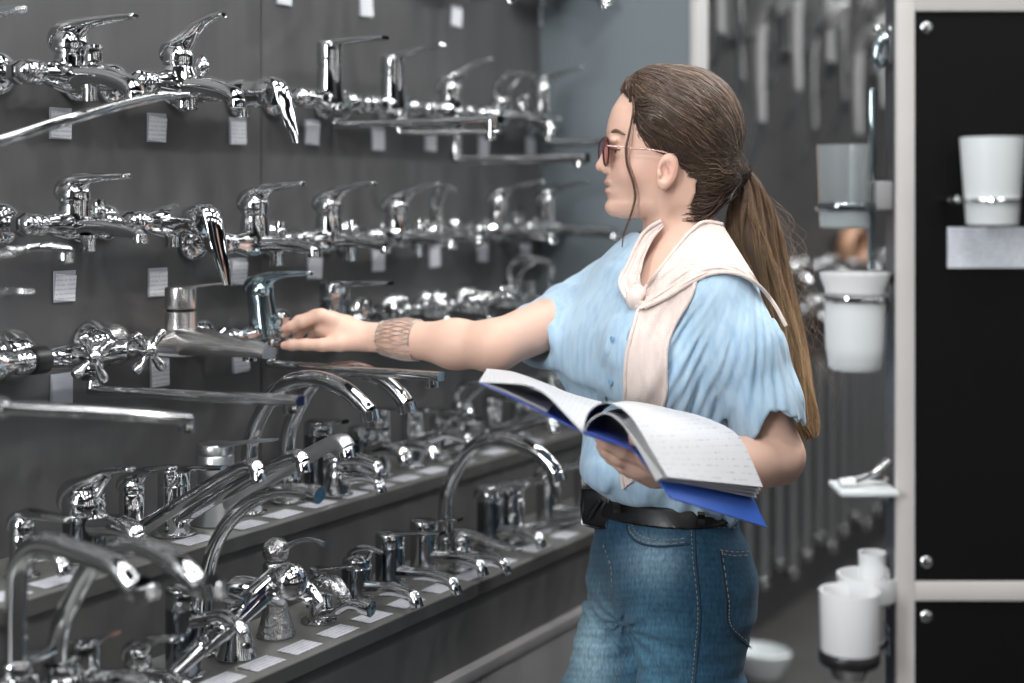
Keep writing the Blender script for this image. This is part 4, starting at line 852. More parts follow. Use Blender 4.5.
# --- glasses
gl = bpy.data.objects.new('glasses', None); C.objects.link(gl); gl.parent = woman; gl.location = OFF
M['rim'] = mat('dark_rim', (.06, .02, .03), .25, 0, .1); M['rose_metal'] = mat('rose_gold', (.85, .55, .52), .25, 1, .02)
def lens_glass():
    m, nt, b = new_mat('rose_tinted_lens'); b.inputs['Base Color'].default_value = (.80, .55, .58, 1); b.inputs['Roughness'].default_value = .02; b.inputs['Transmission Weight'].default_value = .9; b.inputs['IOR'].default_value = 1.1; return m
M['lens'] = lens_glass()
for s in (-1, 1):
    c = P3(604.5, 152, HD) + V(0, s * .0325, 0); ax = V(math.cos(.24), s * math.sin(.24), 0); sd = np.cross(V(0, 0, 1), ax)
    ring = [tuple(c + sd * .0235 * math.cos(a) * (1) + V(0, 0, .0225) * math.sin(a)) for a in np.linspace(0, 2 * PI, 33)[:-1]]
    MB().sweep([(*q, .0017, .0022) for q in ring], 10, 32, up=tuple(ax), closed=True, smooth=False).build('lens_rim', 'rim', gl)
    MB().lathe([(.0225, -.0008), (.0225, .0008)], tuple(c), tuple(ax), 32, (1, 1)).build('lens', 'lens', gl)
    hp = c + sd * (.0235 * s * (1 if (sd[1] * s * s) > 0 else -1)) * np.sign(s) if False else P3(607, 147, HD) + V(0, s * .056, 0)
    MB().tube([tuple(hp + V(-.003, 0, 0)), tuple(P3(630, 149.5, HD) + V(0, s * .067, 0)), tuple(P3(652, 152, HD) + V(0, s * .0755, 0)), tuple(P3(668, 156, HD) + V(0, s * .077, 0))], .0013, 8, 24).build('temple', 'rose_metal', gl)
MB().tube([tuple(P3(603.5, 149, HD) + V(0, -.010, 0)), tuple(P3(602.3, 147.5, HD)), tuple(P3(603.5, 149, HD) + V(0, .010, 0))], .0012, 8, 12).build('bridge', 'rose_metal', gl)
MB().tube([tuple(P3(602, 146.5, HD) + V(0, -.022, 0)), tuple(P3(606, 146.5, HD) + V(0, -.054, 0))], .0010, 8, 8).build('bridge', 'rose_metal', gl)
# --- cuff bracelet: open zig-zag metal work
M['gold'] = mat('pale_gold', (.95, .90, .85), .35, 1, .04)
bq = MB(); A = P3(383, 338, .068); Bv = P3(419, 340, .038); axv = (Bv - A); n1 = np.cross(axv, V(0, 0, 1)); n1 /= np.linalg.norm(n1); n2 = np.cross(n1, axv); n2 /= np.linalg.norm(n2)
def cuff(t, a):
    c = A + axv * t; dr = n1 * math.cos(a) + n2 * math.sin(a); r = .02
    for _ in range(8): r -= float(arm_far((c + dr * r)[None])[0]) - .0022
    return tuple(c + dr * r)
for t_ in (0.02, .98):
    bq.tube([cuff(t_, a) for a in np.linspace(-.2, PI * 1.8, 30)], .0011, 6, 60)
for k in range(26):
    a0 = -.2 + k * (PI * 2) / 26 * .98; a1 = a0 + PI * 2 / 26
    for (t0, t1) in ((.02, .36), (.64, .36), (.64, .98)): 
        bq.tube([cuff(t0, a0), cuff(t1, (a0 + a1) / 2)], .0009, 5, 3); bq.tube([cuff(t1, (a0 + a1) / 2), cuff(t0, a1)], .0009, 5, 3)
mm('bracelet', bq, 'gold')
# --- shirt
def folds(p):
    """broad soft cloth folds fanning out from the near shoulder, gathers at the front opening"""
    X, Z = p[:, 0], p[:, 2]
    a = P3(760, 215, -.15); ph = np.arctan2(X - a[0], a[2] - Z); rr = np.hypot(X - a[0], a[2] - Z)
    rg = lambda v: 1 - 1.35 * np.abs(np.sin(v))**.75
    w = .55 * rg(ph * 17 + 1.1 * np.sin(rr * 12)) + .35 * rg(ph * 31 + 1.6 * np.sin(rr * 9 + 1) + 1.7) + .2 * np.sin(ph * 97 + 5 * rr + p[:, 1] * 30)
    near = 1 / (1 + np.exp((p[:, 1] - .02) * 60)) / (1 + np.exp((P3(652, 0, -.1)[0] - X) * 70))
    u = X * 1.0 + p[:, 1] * .8
    w2 = .5 * np.sin(u * 150 + 3 * np.sin(Z * 14)) + .4 * np.sin(u * 90 + 2 * np.sin(Z * 9 + 1))
    amp = np.interp(Z, [.85, .93, 1.05, 1.22, 1.30], [.0085, .0105, .0095, .0075, .0015])
    calm = np.interp(np.hypot(X - P3(735, 0, -.13)[0], Z - P3(0, 285, -.13)[2]), [.02, .10], [.25, 1])
    return (w * near * calm + w2 * .55 * (1 - near)) * amp
hemx = [P3(x, 0, -.15)[0] for x in (735, 743, 755, 766, 781, 801, 815)]; hemz = [P3(0, y, -.15)[2] for y in (448, 443, 424, 405, 409, 423, 430)]
HC = P3(540, 335, .040); HA = HC - P3(600, 297, .13); HA /= np.linalg.norm(HA)
SBX = [P3(x, 0, -.12)[0] for x in (575, 590, 616, 653, 683, 716, 745)]; SBZ = [P3(0, y, -.11)[2] for y in (490, 496, 508, 511, 531, 545, 542)]
ZS = min(SBZ)
def shirt(p):
    fo = folds(p)
    d = torso(p, .017) + fo
    d = smax(d, -(cap(p, P3(679, 200, 0), P3(680, 268, -.005), .066, .066)), .01)            # neck opening
    d = smax(d, -cap(p, P3(680, 238, -.065), P3(668, 256, -.075), .030, .024), .006)
    d = smax(d, -cap(p, P3(664, 250, -.05), P3(640, 305, -.15), .034, .016), .006)
    d = smax(d, -cap(p, P3(640, 300, -.16), P3(629, 342, -.15), .012, .0035), .003)
    bag = ell(p, P3(676, 470, -.005), (.122, .133, .075), RB)
    bag = smin(bag, ell(p, P3(622, 468, -.03), (.062, .070, .055)), .05) + fo
    d = smin(d, bag, .06)
    d = smin(d, ell(p, P3(706, 494, -.045), (.066, .090, .052)) + fo, .03)
    # far sleeve with batwing fall
    s = chain(p, [(P3(612, 297, .12), .060), (P3(575, 315, .085), .052), (P3(526, 341, .028), .0535)], .03)
    s = smin(s, chain(p, [(P3(563, 338, .07), .040), (P3(588, 378, .05), .032), (P3(604, 410, .03), .03)], .02), .03) + fo * .6
    cut = (p - HC) @ HA
    hol = chain(p, [(P3(568, 319, .074), .0430), (P3(500, 353, -.01), .0470)], .02)
    s = smax(s, cut - .020 + .002 * np.sin(p[:, 2] * 160), .003); s = smax(s, -hol, .003)
    d = smin(d, s, .03)
    # near sleeve, wide and frilled at the hem
    n = chain(p, [(P3(714, 300, -.125), .061), (P3(742, 350, -.14), .059), (P3(764, 405, -.142), .0545), (P3(770, 450, -.142), .0600)], .03) + fo * .75
    hz = np.interp(p[:, 0], hemx, hemz)
    hol2 = chain(p, [(P3(763, 392, -.140), .048), (P3(776, 470, -.142), .056)], .02)
    n = smax(n, (hz - p[:, 2] + .0025 * np.sin(p[:, 0] * 260 + p[:, 1] * 200)) * .75, .003); n = smax(n, -hol2, .003)
    d = smin(d, n, .022)
    d = smax(d, np.interp(p[:, 0], SBX, SBZ) - p[:, 2], .016)
    # open collar slit down the front
    w = np.abs((p - P3(627, 330, -.12)) @ V(.87, -.5, 0)); 
    return d
def slit(p):   # V-shaped opening in the front
    q = p - P3(630, 300, -.09); return np.stack([q @ LV, q @ FV, q[:, 2]], -1)
SB = ((-.13 + 0, -.26, ZS - .01), (.52, .26, 1.33))
v2, F2 = sdf_mesh(shirt, *SB, .0034)
def cloth_mat(name, a, b_, scale=700, rough=.85, bstr=.12, sheen=.25, lowf=12):
    m, nt, b = new_mat(name); tc = nt.nodes.new('ShaderNodeTexCoord')
    w1 = nt.nodes.new('ShaderNodeTexWave'); w1.bands_direction = 'X'; w1.inputs['Scale'].default_value = scale / 6.28 * 1.0; w1.inputs['Distortion'].default_value = 2.0
    w2 = nt.nodes.new('ShaderNodeTexWave'); w2.bands_direction = 'Z'; w2.inputs['Scale'].default_value = scale / 6.28; w2.inputs['Distortion'].default_value = 2.0
    nt.links.new(tc.outputs['Object'], w1.inputs[0]); nt.links.new(tc.outputs['Object'], w2.inputs[0])
    mx = nt.nodes.new('ShaderNodeMath'); mx.operation = 'ADD'; nt.links.new(w1.outputs['Fac'], mx.inputs[0]); nt.links.new(w2.outputs['Fac'], mx.inputs[1])
    f1 = noise(nt, 90, 4, (1, 1, .25)); f0 = noise(nt, lowf, 3, (1, 1, .35)); ad = nt.nodes.new('ShaderNodeMath'); ad.operation = 'MULTIPLY_ADD'; nt.links.new(f0, ad.inputs[0]); ad.inputs[1].default_value = .8; nt.links.new(f1, ad.inputs[2])
    nt.links.new(ramp(nt, ad.outputs[0], [(.55, a), (1.25 / 1.3, b_)]), b.inputs['Base Color'])
    b.inputs['Roughness'].default_value = rough; b.inputs['Sheen Weight'].default_value = sheen; b.inputs['Specular IOR Level'].default_value = .2
    bump(nt, b, mx.outputs[0], bstr, .0004); return m
M['shirt'] = cloth_mat('light_blue_cotton', (.30, .47, .655), (.46, .625, .765))
shirt_o = np_mesh('shirt', v2, F2, 'shirt', woman, OFF)
# button placket, buttons and the dark opening above them
pl_px = [(612, 337), (608, 352), (604, 370), (602, 390), (600, 410), (598, 425)]
pp_ = hit(shirt, *zip(*[(x, y) for x, y in pl_px]), off=.001)
MB().sweep([(*q, .0075, .0022) for q in pp_], 10, 30, up=(.87, -.5, 0), power=4).build('placket', 'shirt', shirt_o)
for (x, y) in ((613, 339), (611, 382), (603, 421)):
    q = hit(shirt, x, y, off=.003)[0]
    MB().lathe([(.001, 0), (.0048, .0002), (.0052, .0012), (.0040, .0020), (.001, .0016)], tuple(q + FV * .001), tuple(FV), 16).build('button', M.setdefault('button', mat('blue_button', (.22, .42, .62), .3)), shirt_o)
# --- jeans
HY = .36; HF = V(-math.cos(HY), -math.sin(HY), 0); HL = V(-math.sin(HY), math.cos(HY), 0); RH = np.stack([HL, HF, V(0, 0, 1)], -1)
ZW = P3(0, 512, -.10)[2]
def jeans(p):
    d = ell(p, P3(668, 555), (.158, .112, .135), RH)
    d = smin(d, chain(p, [(P3(662, 505), .070), (P3(664, 540), .080)], .05), .05)
    d = smin(d, ell(p, P3(662, 515), (.118, .088, .06), RH), .04)
    d = smin(d, ell(p, P3(711, 592, -.055), (.066, .082, .082)), .035)
    d = smin(d, ell(p, P3(708, 592, .055), (.066, .080, .080)), .035)
    nl = chain(p, [(P3(690, 590, -.075), .088), (P3(692, 720, -.08), .078), (P3(694, 870, -.085), .058), (P3(706, 965, -.08), .056), (P3(716, 1046, -.075), .044)], .05)
    fl = chain(p, [(P3(641, 585, .070), .086), (P3(600, 730, .065), .076), (P3(570, 865, .06), .058), (P3(585, 960, .065), .054), (P3(600, 1046, .07), .044)], .05)
    lg = smin(nl, fl, .015); d = smin(d, lg, .045)
    a = P3(622, 622, -.03)        # creases running out of the crotch and across the thighs
    X, Z = p[:, 0], p[:, 2]; ph = np.arctan2(Z - a[2], X - a[0]); rr = np.hypot(X - a[0], Z - a[2])
    c1 = np.exp(-(rr / .11)**2) * np.sin(ph * 9 + rr * 30) * .0028
    c2 = .0012 * np.sin(Z * 190 + 4 * np.sin(X * 14) + p[:, 1] * 10) * np.exp(-((Z - P3(0, 655)[2]) / .07)**2) + .0010 * np.sin(Z * 120 + 3 * np.sin(X * 22))
    crease = .010 * np.exp(-(((Z - (P3(0, 608)[2] - (X - P3(583, 0)[0]) * .95)) / .0065)**2)) * (X < P3(632, 0)[0]) * (X > P3(570, 0)[0])
    d = d + c1 + c2 + crease
    return smax(d, p[:, 2] - (ZW + .006), .004)
def denim():
    m, nt, b = new_mat('blue_denim'); a = nt.nodes.new('ShaderNodeAttribute'); a.attribute_name = 'Col'
    f = noise(nt, 260, 3, (1, 1, .3)); mixn = nt.nodes.new('ShaderNodeMixRGB'); mixn.blend_type = 'MULTIPLY'; mixn.inputs[0].default_value = 1
    nt.links.new(a.outputs['Color'], mixn.inputs[1]); nt.links.new(ramp(nt, f, [(.3, (.68, .70, .74)), (.7, (1.25, 1.22, 1.18))]), mixn.inputs[2]); nt.links.new(mixn.outputs[0], b.inputs['Base Color'])
    b.inputs['Roughness'].default_value = .85; b.inputs['Specular IOR Level'].default_value = .2; b.inputs['Sheen Weight'].default_value = .1
    bump(nt, b, f, .5, .0008); return m
M['denim'] = denim()
v3, F3 = sdf_mesh(jeans, (.00, -.22, .02), (.52, .23, ZW + .02), .0045)
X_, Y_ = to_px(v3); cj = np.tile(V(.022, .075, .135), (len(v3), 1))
def fade_and_light(cx, cy, rx, ry_, to, a):
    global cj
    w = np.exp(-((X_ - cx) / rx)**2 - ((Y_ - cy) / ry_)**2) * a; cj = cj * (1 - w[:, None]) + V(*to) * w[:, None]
fade_and_light(655, 562, 26, 24, (.34, .52, .64), .9); fade_and_light(588, 650, 28, 60, (.34, .52, .62), .9); fade_and_light(650, 655, 34, 60, (.14, .32, .46), .8); fade_and_light(700, 600, 60, 90, (.028, .085, .14), .6)  # worn fades, plus left-thigh highlight and darker right side painted into the colour
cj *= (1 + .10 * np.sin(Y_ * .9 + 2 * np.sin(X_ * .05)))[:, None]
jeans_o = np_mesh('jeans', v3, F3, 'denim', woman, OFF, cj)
M['thread'] = mat('tan_thread', (.34, .28, .22), .7, 0, .1, 300)
def stitch(pts, r=.0007, dash=True, off=.0006):
    P = cr(pts, max(6, int(sum(math.dist(a, b_) for a, b_ in zip(pts[:-1], pts[1:])) / 1.6)))
    H = hit(jeans, P[:, 0], P[:, 1], d0=-.3, off=off); mb = MB()
    if dash:
        for k in range(0, len(H) - 2, 3): mb.tube([tuple(H[k]), tuple(H[k + 1]), tuple(H[k + 2] * .6 + H[k + 1] * .4)], r, 5, 3, smooth=False)
    else: mb.tube([tuple(q) for q in H], r, 6, len(H), smooth=False)
    return mb.build('seam', 'thread', jeans_o)
stitch([(628, 523), (631, 533), (642, 541), (662, 544), (688, 542)]); stitch([(631, 522), (635, 531), (645, 537.5), (664, 540), (688, 538)])
stitch([(691, 521), (693, 560), (698, 610), (695, 650), (691, 690)]); stitch([(722, 551), (729, 600), (731, 625), (751, 645)]); stitch([(720, 550), (735, 552), (750, 551)]); stitch([(724, 554), (736, 556), (750, 555)])
stitch([(603, 545), (611, 570), (610, 600), (608, 613)]); stitch([(692, 524), (715, 527), (738, 528)]); stitch([(627, 650), (619, 668), (612, 690)])
def welt(pts, r=.0018): 
    P = cr(pts, 40); H = hit(jeans, P[:, 0], P[:, 1], d0=-.3, off=.0004)
    MB().tube([tuple(q) for q in H], r, 8, 40, smooth=False).build('seam', 'denim_dark', jeans_o)
M['denim_dark'] = mat('dark_denim', (.018, .05, .085), .85, 0, .2, 200)
welt([(626, 522), (629, 534), (641, 543.5), (662, 546.5), (690, 544)]); welt([(694.5, 520), (696, 560), (700.5, 610), (698, 650), (694, 690)], .0012); welt([(719, 549), (726, 600), (728, 627), (751, 648)], .0015)
# belt, loops, buckle
def belt(p):
    b = jeans_core(p) - .006; zc = ZW - .004 + (p[:, 0] - P3(650, 0)[0]) * .02
    return smax(smax(b, np.abs(p[:, 2] - zc) - .0140, .002), -(b + .008), .001)
def jeans_core(p):
    d = smin(ell(p, P3(662, 515), (.118, .088, .10), RH), ell(p, P3(668, 555), (.158, .112, .135), RH), .05)
    return smin(d, chain(p, [(P3(662, 495), .070), (P3(664, 540), .080)], .05), .05)
M['belt'] = mat('black_leather', (.010, .010, .011), .35, 0, .1, 300, .2)
v4, F4 = sdf_mesh(belt, (.04, -.18, ZW - .04), (.44, .18, ZW + .04), .0030)
belt_o = np_mesh('belt', v4, F4, 'belt', woman, OFF)
for (x, y) in ((616, 512), (700, 512)):
    q = hit(belt, [x, x + 1, x + 2], [y - 13, y, y + 13], d0=-.3, off=.002)
    mm('belt_loop', MB().sweep([(*a, .0055, .0016) for a in q], 10, 12, up=(1, -.3, 0), power=5), 'denim')
q = hit(belt, 597, 508, d0=-.3, off=.004)[0]; N_ = V(-.75, -.66, 0)
bk = MB().box((-.026, -.004, -.030), (.026, .006, .030), .005); mt = Matrix.Translation(q) @ Matrix.Rotation(math.atan2(.75, -(-.66)) * -1.0 + 0.0, 4, 'Z')
mt = Matrix.Translation(tuple(q)) @ Matrix.Rotation(-.62, 4, 'Z')
bko = bk.xf(mt).build('buckle', 'black_plastic', belt_o)
fr = MB().sweep([(x, -.006, z, .0022, .0022) for x, z in ((-.024, -.028), (0, -.030), (.024, -.028), (.026, 0), (.024, .028), (0, .030), (-.024, .028), (-.026, 0))], 8, 8, up=(0, 1, 0), closed=True, smooth=False).xf(mt)
fr.build('buckle_frame', M.setdefault('black_metal', mat('black_metal', (.10, .10, .11), .2, 1)), bko)
MB().sweep([(-.012, -.008, -.016, .004, .002), (0, -.009, 0, .004, .002), (.012, -.008, .016, .004, .002)], 8, 10, up=(0, 0, 1)).xf(mt).build('buckle_prong', 'black_metal', bko)
# shoes
M['shoe'] = mat('white_canvas', (.72, .72, .72), .6, 0, .03, 60); M['sole'] = mat('white_rubber', (.8, .8, .8), .4)
for (x, d_) in ((716, -.075), (600, .07)):
    a = P3(x, 1046, d_); gx, gy = a[0], a[1]
    def sh(p):
        e = ell(p, V(gx - .07, gy, .045), (.125, .044, .040)); e = smin(e, ell(p, V(gx + .005, gy, .055), (.055, .040, .055)), .03); e = smin(e, cap(p, V(gx, gy, .06), V(gx, gy, .105), .043, .043), .03)
        e = smax(e, .016 - p[:, 2], .004); return smax(e, p[:, 2] - .115, .004)
    def so(p): return smax(smax(ell(p, V(gx - .065, gy, .01), (.137, .050, .20)), p[:, 2] - .018, .004), .001 - p[:, 2], .003)
    v5, F5 = sdf_mesh(sh, (gx - .22, gy - .07, 0), (gx + .09, gy + .07, .13), .005); so_ = np_mesh('shoe', v5, F5, 'shoe', woman, OFF)
    v5, F5 = sdf_mesh(so, (gx - .22, gy - .07, -.01), (gx + .09, gy + .07, .03), .004); np_mesh('sole', v5, F5, 'sole', so_)
# ------------------------------------------------------------------ hair
TIE = P3(741, 173, HD)
HLINE = [(612, 80), (622, 97), (629, 104), (631, 120), (636, 137), (647, 150), (662, 154), (675, 158), (680, 172), (684, 192), (690, 214), (712, 222), (760, 200), (770, 60), (680, 40)]
HL2 = [tuple(P3(x, y, HD - .06)[[0, 2]]) for x, y in HLINE]
def hair(p):
    d = ell(p, P3(681, 129, HD), (.0990, .0870, .1010))
    d = smin(d, ell(p, P3(650, 122, HD), (.036, .0790, .041)), .02)
    d = smin(d, ell(p, P3(648, 92, HD), (.042, .055, .038)), .03)
    d = smin(d, ell(p, P3(708, 175, HD), (.050, .058, .052)), .03)
    d = smin(d, cap(p, P3(715, 178, HD), TIE, .040, .016), .02)
    y = np.abs(p[:, 1] - HD); q = poly2(p[:, 0] - np.maximum(.06 - y, 0) * .25, p[:, 2], HL2)
    w = .0004 * np.sin(np.arctan2(p[:, 2] - TIE[2], TIE[0] - p[:, 0]) * 46 + p[:, 1] * 160)
    return smax(d + w, q, .010)
def brown(lo_, hi_, rough=.38):
    m, nt, b = new_mat('brown_hair'); a = nt.nodes.new('ShaderNodeAttribute'); a.attribute_name = 'Col'
    nt.links.new(a.outputs['Color'], b.inputs['Base Color']); b.inputs['Roughness'].default_value = rough; b.inputs['Specular IOR Level'].default_value = .45
    b.inputs['Sheen Weight'].default_value = .1; return m
M['hair'] = brown(0, 0)
v6, F6 = sdf_mesh(hair, (P3(600, 0)[0], HD - .11, P3(0, 235)[2]), (P3(760, 0)[0], HD + .11, P3(0, 55)[2]), .0028)
hair_o = np_mesh('hair', v6, F6, 'hair', woman, OFF, np.tile(V(.040, .022, .015), (len(v6), 1)))
def strands(name, paths, rad, cols, parent):
    """paths: S x K x 3; rad: S x K; cols: S x K x 3 -> thin three-sided strands in one mesh"""
    S, K, _ = paths.shape; T = np.gradient(paths, axis=1); T /= np.linalg.norm(T, axis=2)[..., None] + 1e-9
    u = np.cross(T, V(.13, .97, .21)); u /= np.linalg.norm(u, axis=2)[..., None] + 1e-9; b = np.cross(T, u); vs = []
    for k in range(3):
        a = 2 * PI * k / 3; vs.append(paths + (u * math.cos(a) + b * math.sin(a)) * rad[..., None])
    vs = np.stack(vs, 2); idx = np.arange(S * K * 3).reshape(S, K, 3); F = []
    for k in range(3):
        k2 = (k + 1) % 3; F.append(np.stack([idx[:, :-1, k], idx[:, :-1, k2], idx[:, 1:, k2], idx[:, 1:, k]], -1).reshape(-1, 4))
    return np_mesh(name, vs.reshape(-1, 3), np.concatenate(F), 'hair', parent, None, np.repeat(cols[:, :, None, :], 3, 2).reshape(-1, 3))
def snap(f, P, off, it=3):
    sh = P.shape; P = P.reshape(-1, 3).copy()
    for _ in range(it):
        d = f(P) - off; e = .001; G = np.stack([f(P + V(*(e if a == b else 0 for b in range(3)))) - off - d for a in range(3)], -1) / e
        P -= (np.clip(d, -.02, .02) / ((G**2).sum(1) + .05))[:, None] * G
    return P.reshape(sh)
S = 5200; pick = rng.choice(len(v6), S, replace=False); st_ = v6[pick]
K = 16; t = np.linspace(0, 1, K)
L_ = rng.uniform(.35, 1.0, S)[:, None]
path = st_[:, None, :] * (1 - (t[None] * L_)[..., None]) + TIE * (t[None] * L_)[..., None]
dst = np.linalg.norm(st_ - TIE, axis=1)
path = snap(hair, path, .0012); path += rng.normal(0, .0005, (S, 1, 3)) + np.cumsum(rng.normal(0, .00007, (S, K, 3)), 1)
tone = rng.uniform(.55, 1.6, (S, 1, 1)) * np.ones((1, K, 1)); hi = (rng.random((S, 1, 1)) < .16) * 1.0
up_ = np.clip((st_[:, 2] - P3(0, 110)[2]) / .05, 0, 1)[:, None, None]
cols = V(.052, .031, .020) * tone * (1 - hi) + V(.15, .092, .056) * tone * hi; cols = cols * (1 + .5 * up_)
rad = np.tile((.00075 * (1 - .55 * t))[None], (S, 1))
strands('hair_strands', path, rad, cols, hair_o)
# ponytail
tp = np.array([(*P3(741, 172, HD), .013), (*P3(748, 190, HD + .005), .022), (*P3(750, 215, .012), .037), (*P3(756, 245, .02), .041), (*P3(768, 285, .03), .037), (*P3(779, 325, .03), .034), (*P3(789, 365, .02), .032), (*P3(798, 400, .01), .027), (*P3(806, 424, .005), .020), (*P3(811, 438, .0), .010)])
S, K = 1900, 30; C_ = cr(tp, K); cen, R_ = C_[:, :3], C_[:, 3]
TT = np.gradient(cen, axis=0); TT /= np.linalg.norm(TT, axis=1)[:, None]; UU = np.cross(TT, V(0, 1, 0)); UU /= np.linalg.norm(UU, axis=1)[:, None]; BB = np.cross(TT, UU)
a = rng.uniform(0, 2 * PI, S); rr = np.sqrt(rng.uniform(.12, 1, S)); clump = (np.floor(a / (2 * PI) * 22) + .5) / 22 * 2 * PI
tt = np.linspace(0, 1, K); mixc = np.clip(tt * 1.3, 0, .75)
aa = a[:, None] * (1 - mixc) + clump[:, None] * mixc + .35 * np.sin(tt[None] * 7 + clump[:, None] * 5)
rrr = rr[:, None] * (1 + .10 * np.sin(tt[None] * 11 + clump[:, None] * 9))
end = rng.uniform(.80, 1.0, S)[:, None]; ti = tt[None] * end
ci = np.stack([np.interp(ti, tt, cen[:, k]) for k in range(3)], -1); ri = np.interp(ti, tt, R_)
ui = np.stack([np.interp(ti, tt, UU[:, k]) for k in range(3)], -1); bi = np.stack([np.interp(ti, tt, BB[:, k]) for k in range(3)], -1)
path = ci + ui * (ri * rrr * np.cos(aa))[..., None] + bi * (ri * .75 * rrr * np.sin(aa))[..., None] + np.cumsum(rng.normal(0, .0005, (S, K, 3)), 1)
tone = rng.uniform(.6, 1.5, (S, 1, 1)); g = np.clip(ti * 1.25 - .05, 0, 1)[..., None]
cols = (V(.085, .048, .030) * (1 - g) + V(.50, .31, .155) * g) * tone
strands('ponytail', path, np.tile((.0011 * (1 - .55 * tt**2))[None], (S, 1)), cols, hair_o)
core = MB().sweep([(*c[:3], c[3] * .80, c[3] * .62) for c in tp], 18, 40, up=(1, 0, 0)).build('ponytail_core', 'hair', hair_o)
me = core.data; ca = me.color_attributes.new('Col', 'FLOAT_COLOR', 'POINT'); zz = np.array([v.co.z for v in me.vertices]); g = np.clip((TIE[2] - zz) / .38, 0, 1)[:, None]
cc = np.ones((len(zz), 4), np.float32); cc[:, :3] = V(.05, .028, .018) * (1 - g) + V(.24, .14, .07) * g; ca.data.foreach_set('color', cc.ravel())
# flyaways at the back and the nape
S = 70; K = 14; t = np.linspace(0, 1, K); s0 = rng.uniform(.1, .62, S); base_ = np.stack([np.interp(s0, tt, cen[:, k]) for k in range(3)], -1) + np.stack([np.interp(s0, tt, UU[:, k]) for k in range(3)], -1) * 0
dirx = rng.uniform(.02, .075, S); path = base_[:, None, :] + np.stack([np.outer(dirx, np.sin(t * 2.2)), np.outer(rng.normal(0, .02, S), t), -np.outer(rng.uniform(.04, .16, S), t)], -1) + np.cumsum(rng.normal(0, .0006, (S, K, 3)), 1)
path[:, :, 0] += np.interp(s0, tt, R_)[:, None] * .7
strands('flyaway_strands', path, np.full((S, K), .00028), np.tile(V(.20, .12, .07), (S, K, 1)), hair_o)
# nape wisps, from behind the ear to the tie, and loose forehead strand
S = 260; K = 18; t = np.linspace(0, 1, K)
a0 = np.stack([P3(rng.uniform(680, 700), rng.uniform(185, 222), HD - .052 + rng.uniform(0, .01)) for _ in range(S)]); b0 = P3(727, 192, HD - .02) + rng.normal(0, .006, (S, 3))
path = a0[:, None] * (1 - t)[None, :, None] + b0[:, None] * t[None, :, None]; path[:, :, 2] -= np.sin(t * PI)[None] * rng.uniform(.0, .02, (S, 1)); path[:, :, 1] -= np.sin(t * PI)[None] * .012
strands('nape_strands', path, np.full((S, K), .0007), V(.055, .03, .02) * rng.uniform(.6, 1.8, (S, 1, 1)) * np.ones((1, K, 1)), hair_o)
S = 15; K = 26; lp = cr([P3(632, 97, -.055), P3(633, 112, -.068), P3(628.5, 136, -.072), P3(626, 150, -.070), P3(628, 167, -.067), P3(633.5, 183, -.066), P3(635, 199, -.062), P3(630.5, 216, -.058), P3(624, 233, -.055), P3(622, 247, -.05)], K)
t = np.linspace(0, 1, K); path = lp[None] + rng.normal(0, .0012, (S, 1, 3)) * (.3 + np.sin(t * PI))[None, :, None]
strands('loose_strand', path, np.tile((.00065 * (1 - .6 * t))[None], (S, 1)), V(.16, .085, .05) * rng.uniform(.6, 1.5, (S, 1, 1)) * np.ones((1, K, 1)), hair_o)
M['elastic'] = mat('dark_elastic', (.02, .02, .022), .4, 0, .1, 100)
tb = MB()
for k in range(9): 
    a_ = k / 9 * 2 * PI; tb.ball(tuple(TIE + V(-.002, 0, 0) + (V(.25, 0, .97) * math.cos(a_) + V(0, 1, 0) * math.sin(a_)) * .0165), .0062, 8)
tb.build('hair_tie', 'elastic', hair_o)
MB().sweep([(*P3(737, 180, HD - .022), .008, .0015), (*P3(731, 190, HD - .030), .0075, .0015), (*P3(728, 199, HD - .034), .005, .0015)], 10, 12, up=(.9, -.3, .3), power=4).build('ribbon_end', M.setdefault('grey_ribbon', mat('grey_ribbon', (.12, .13, .145), .4)), hair_o)
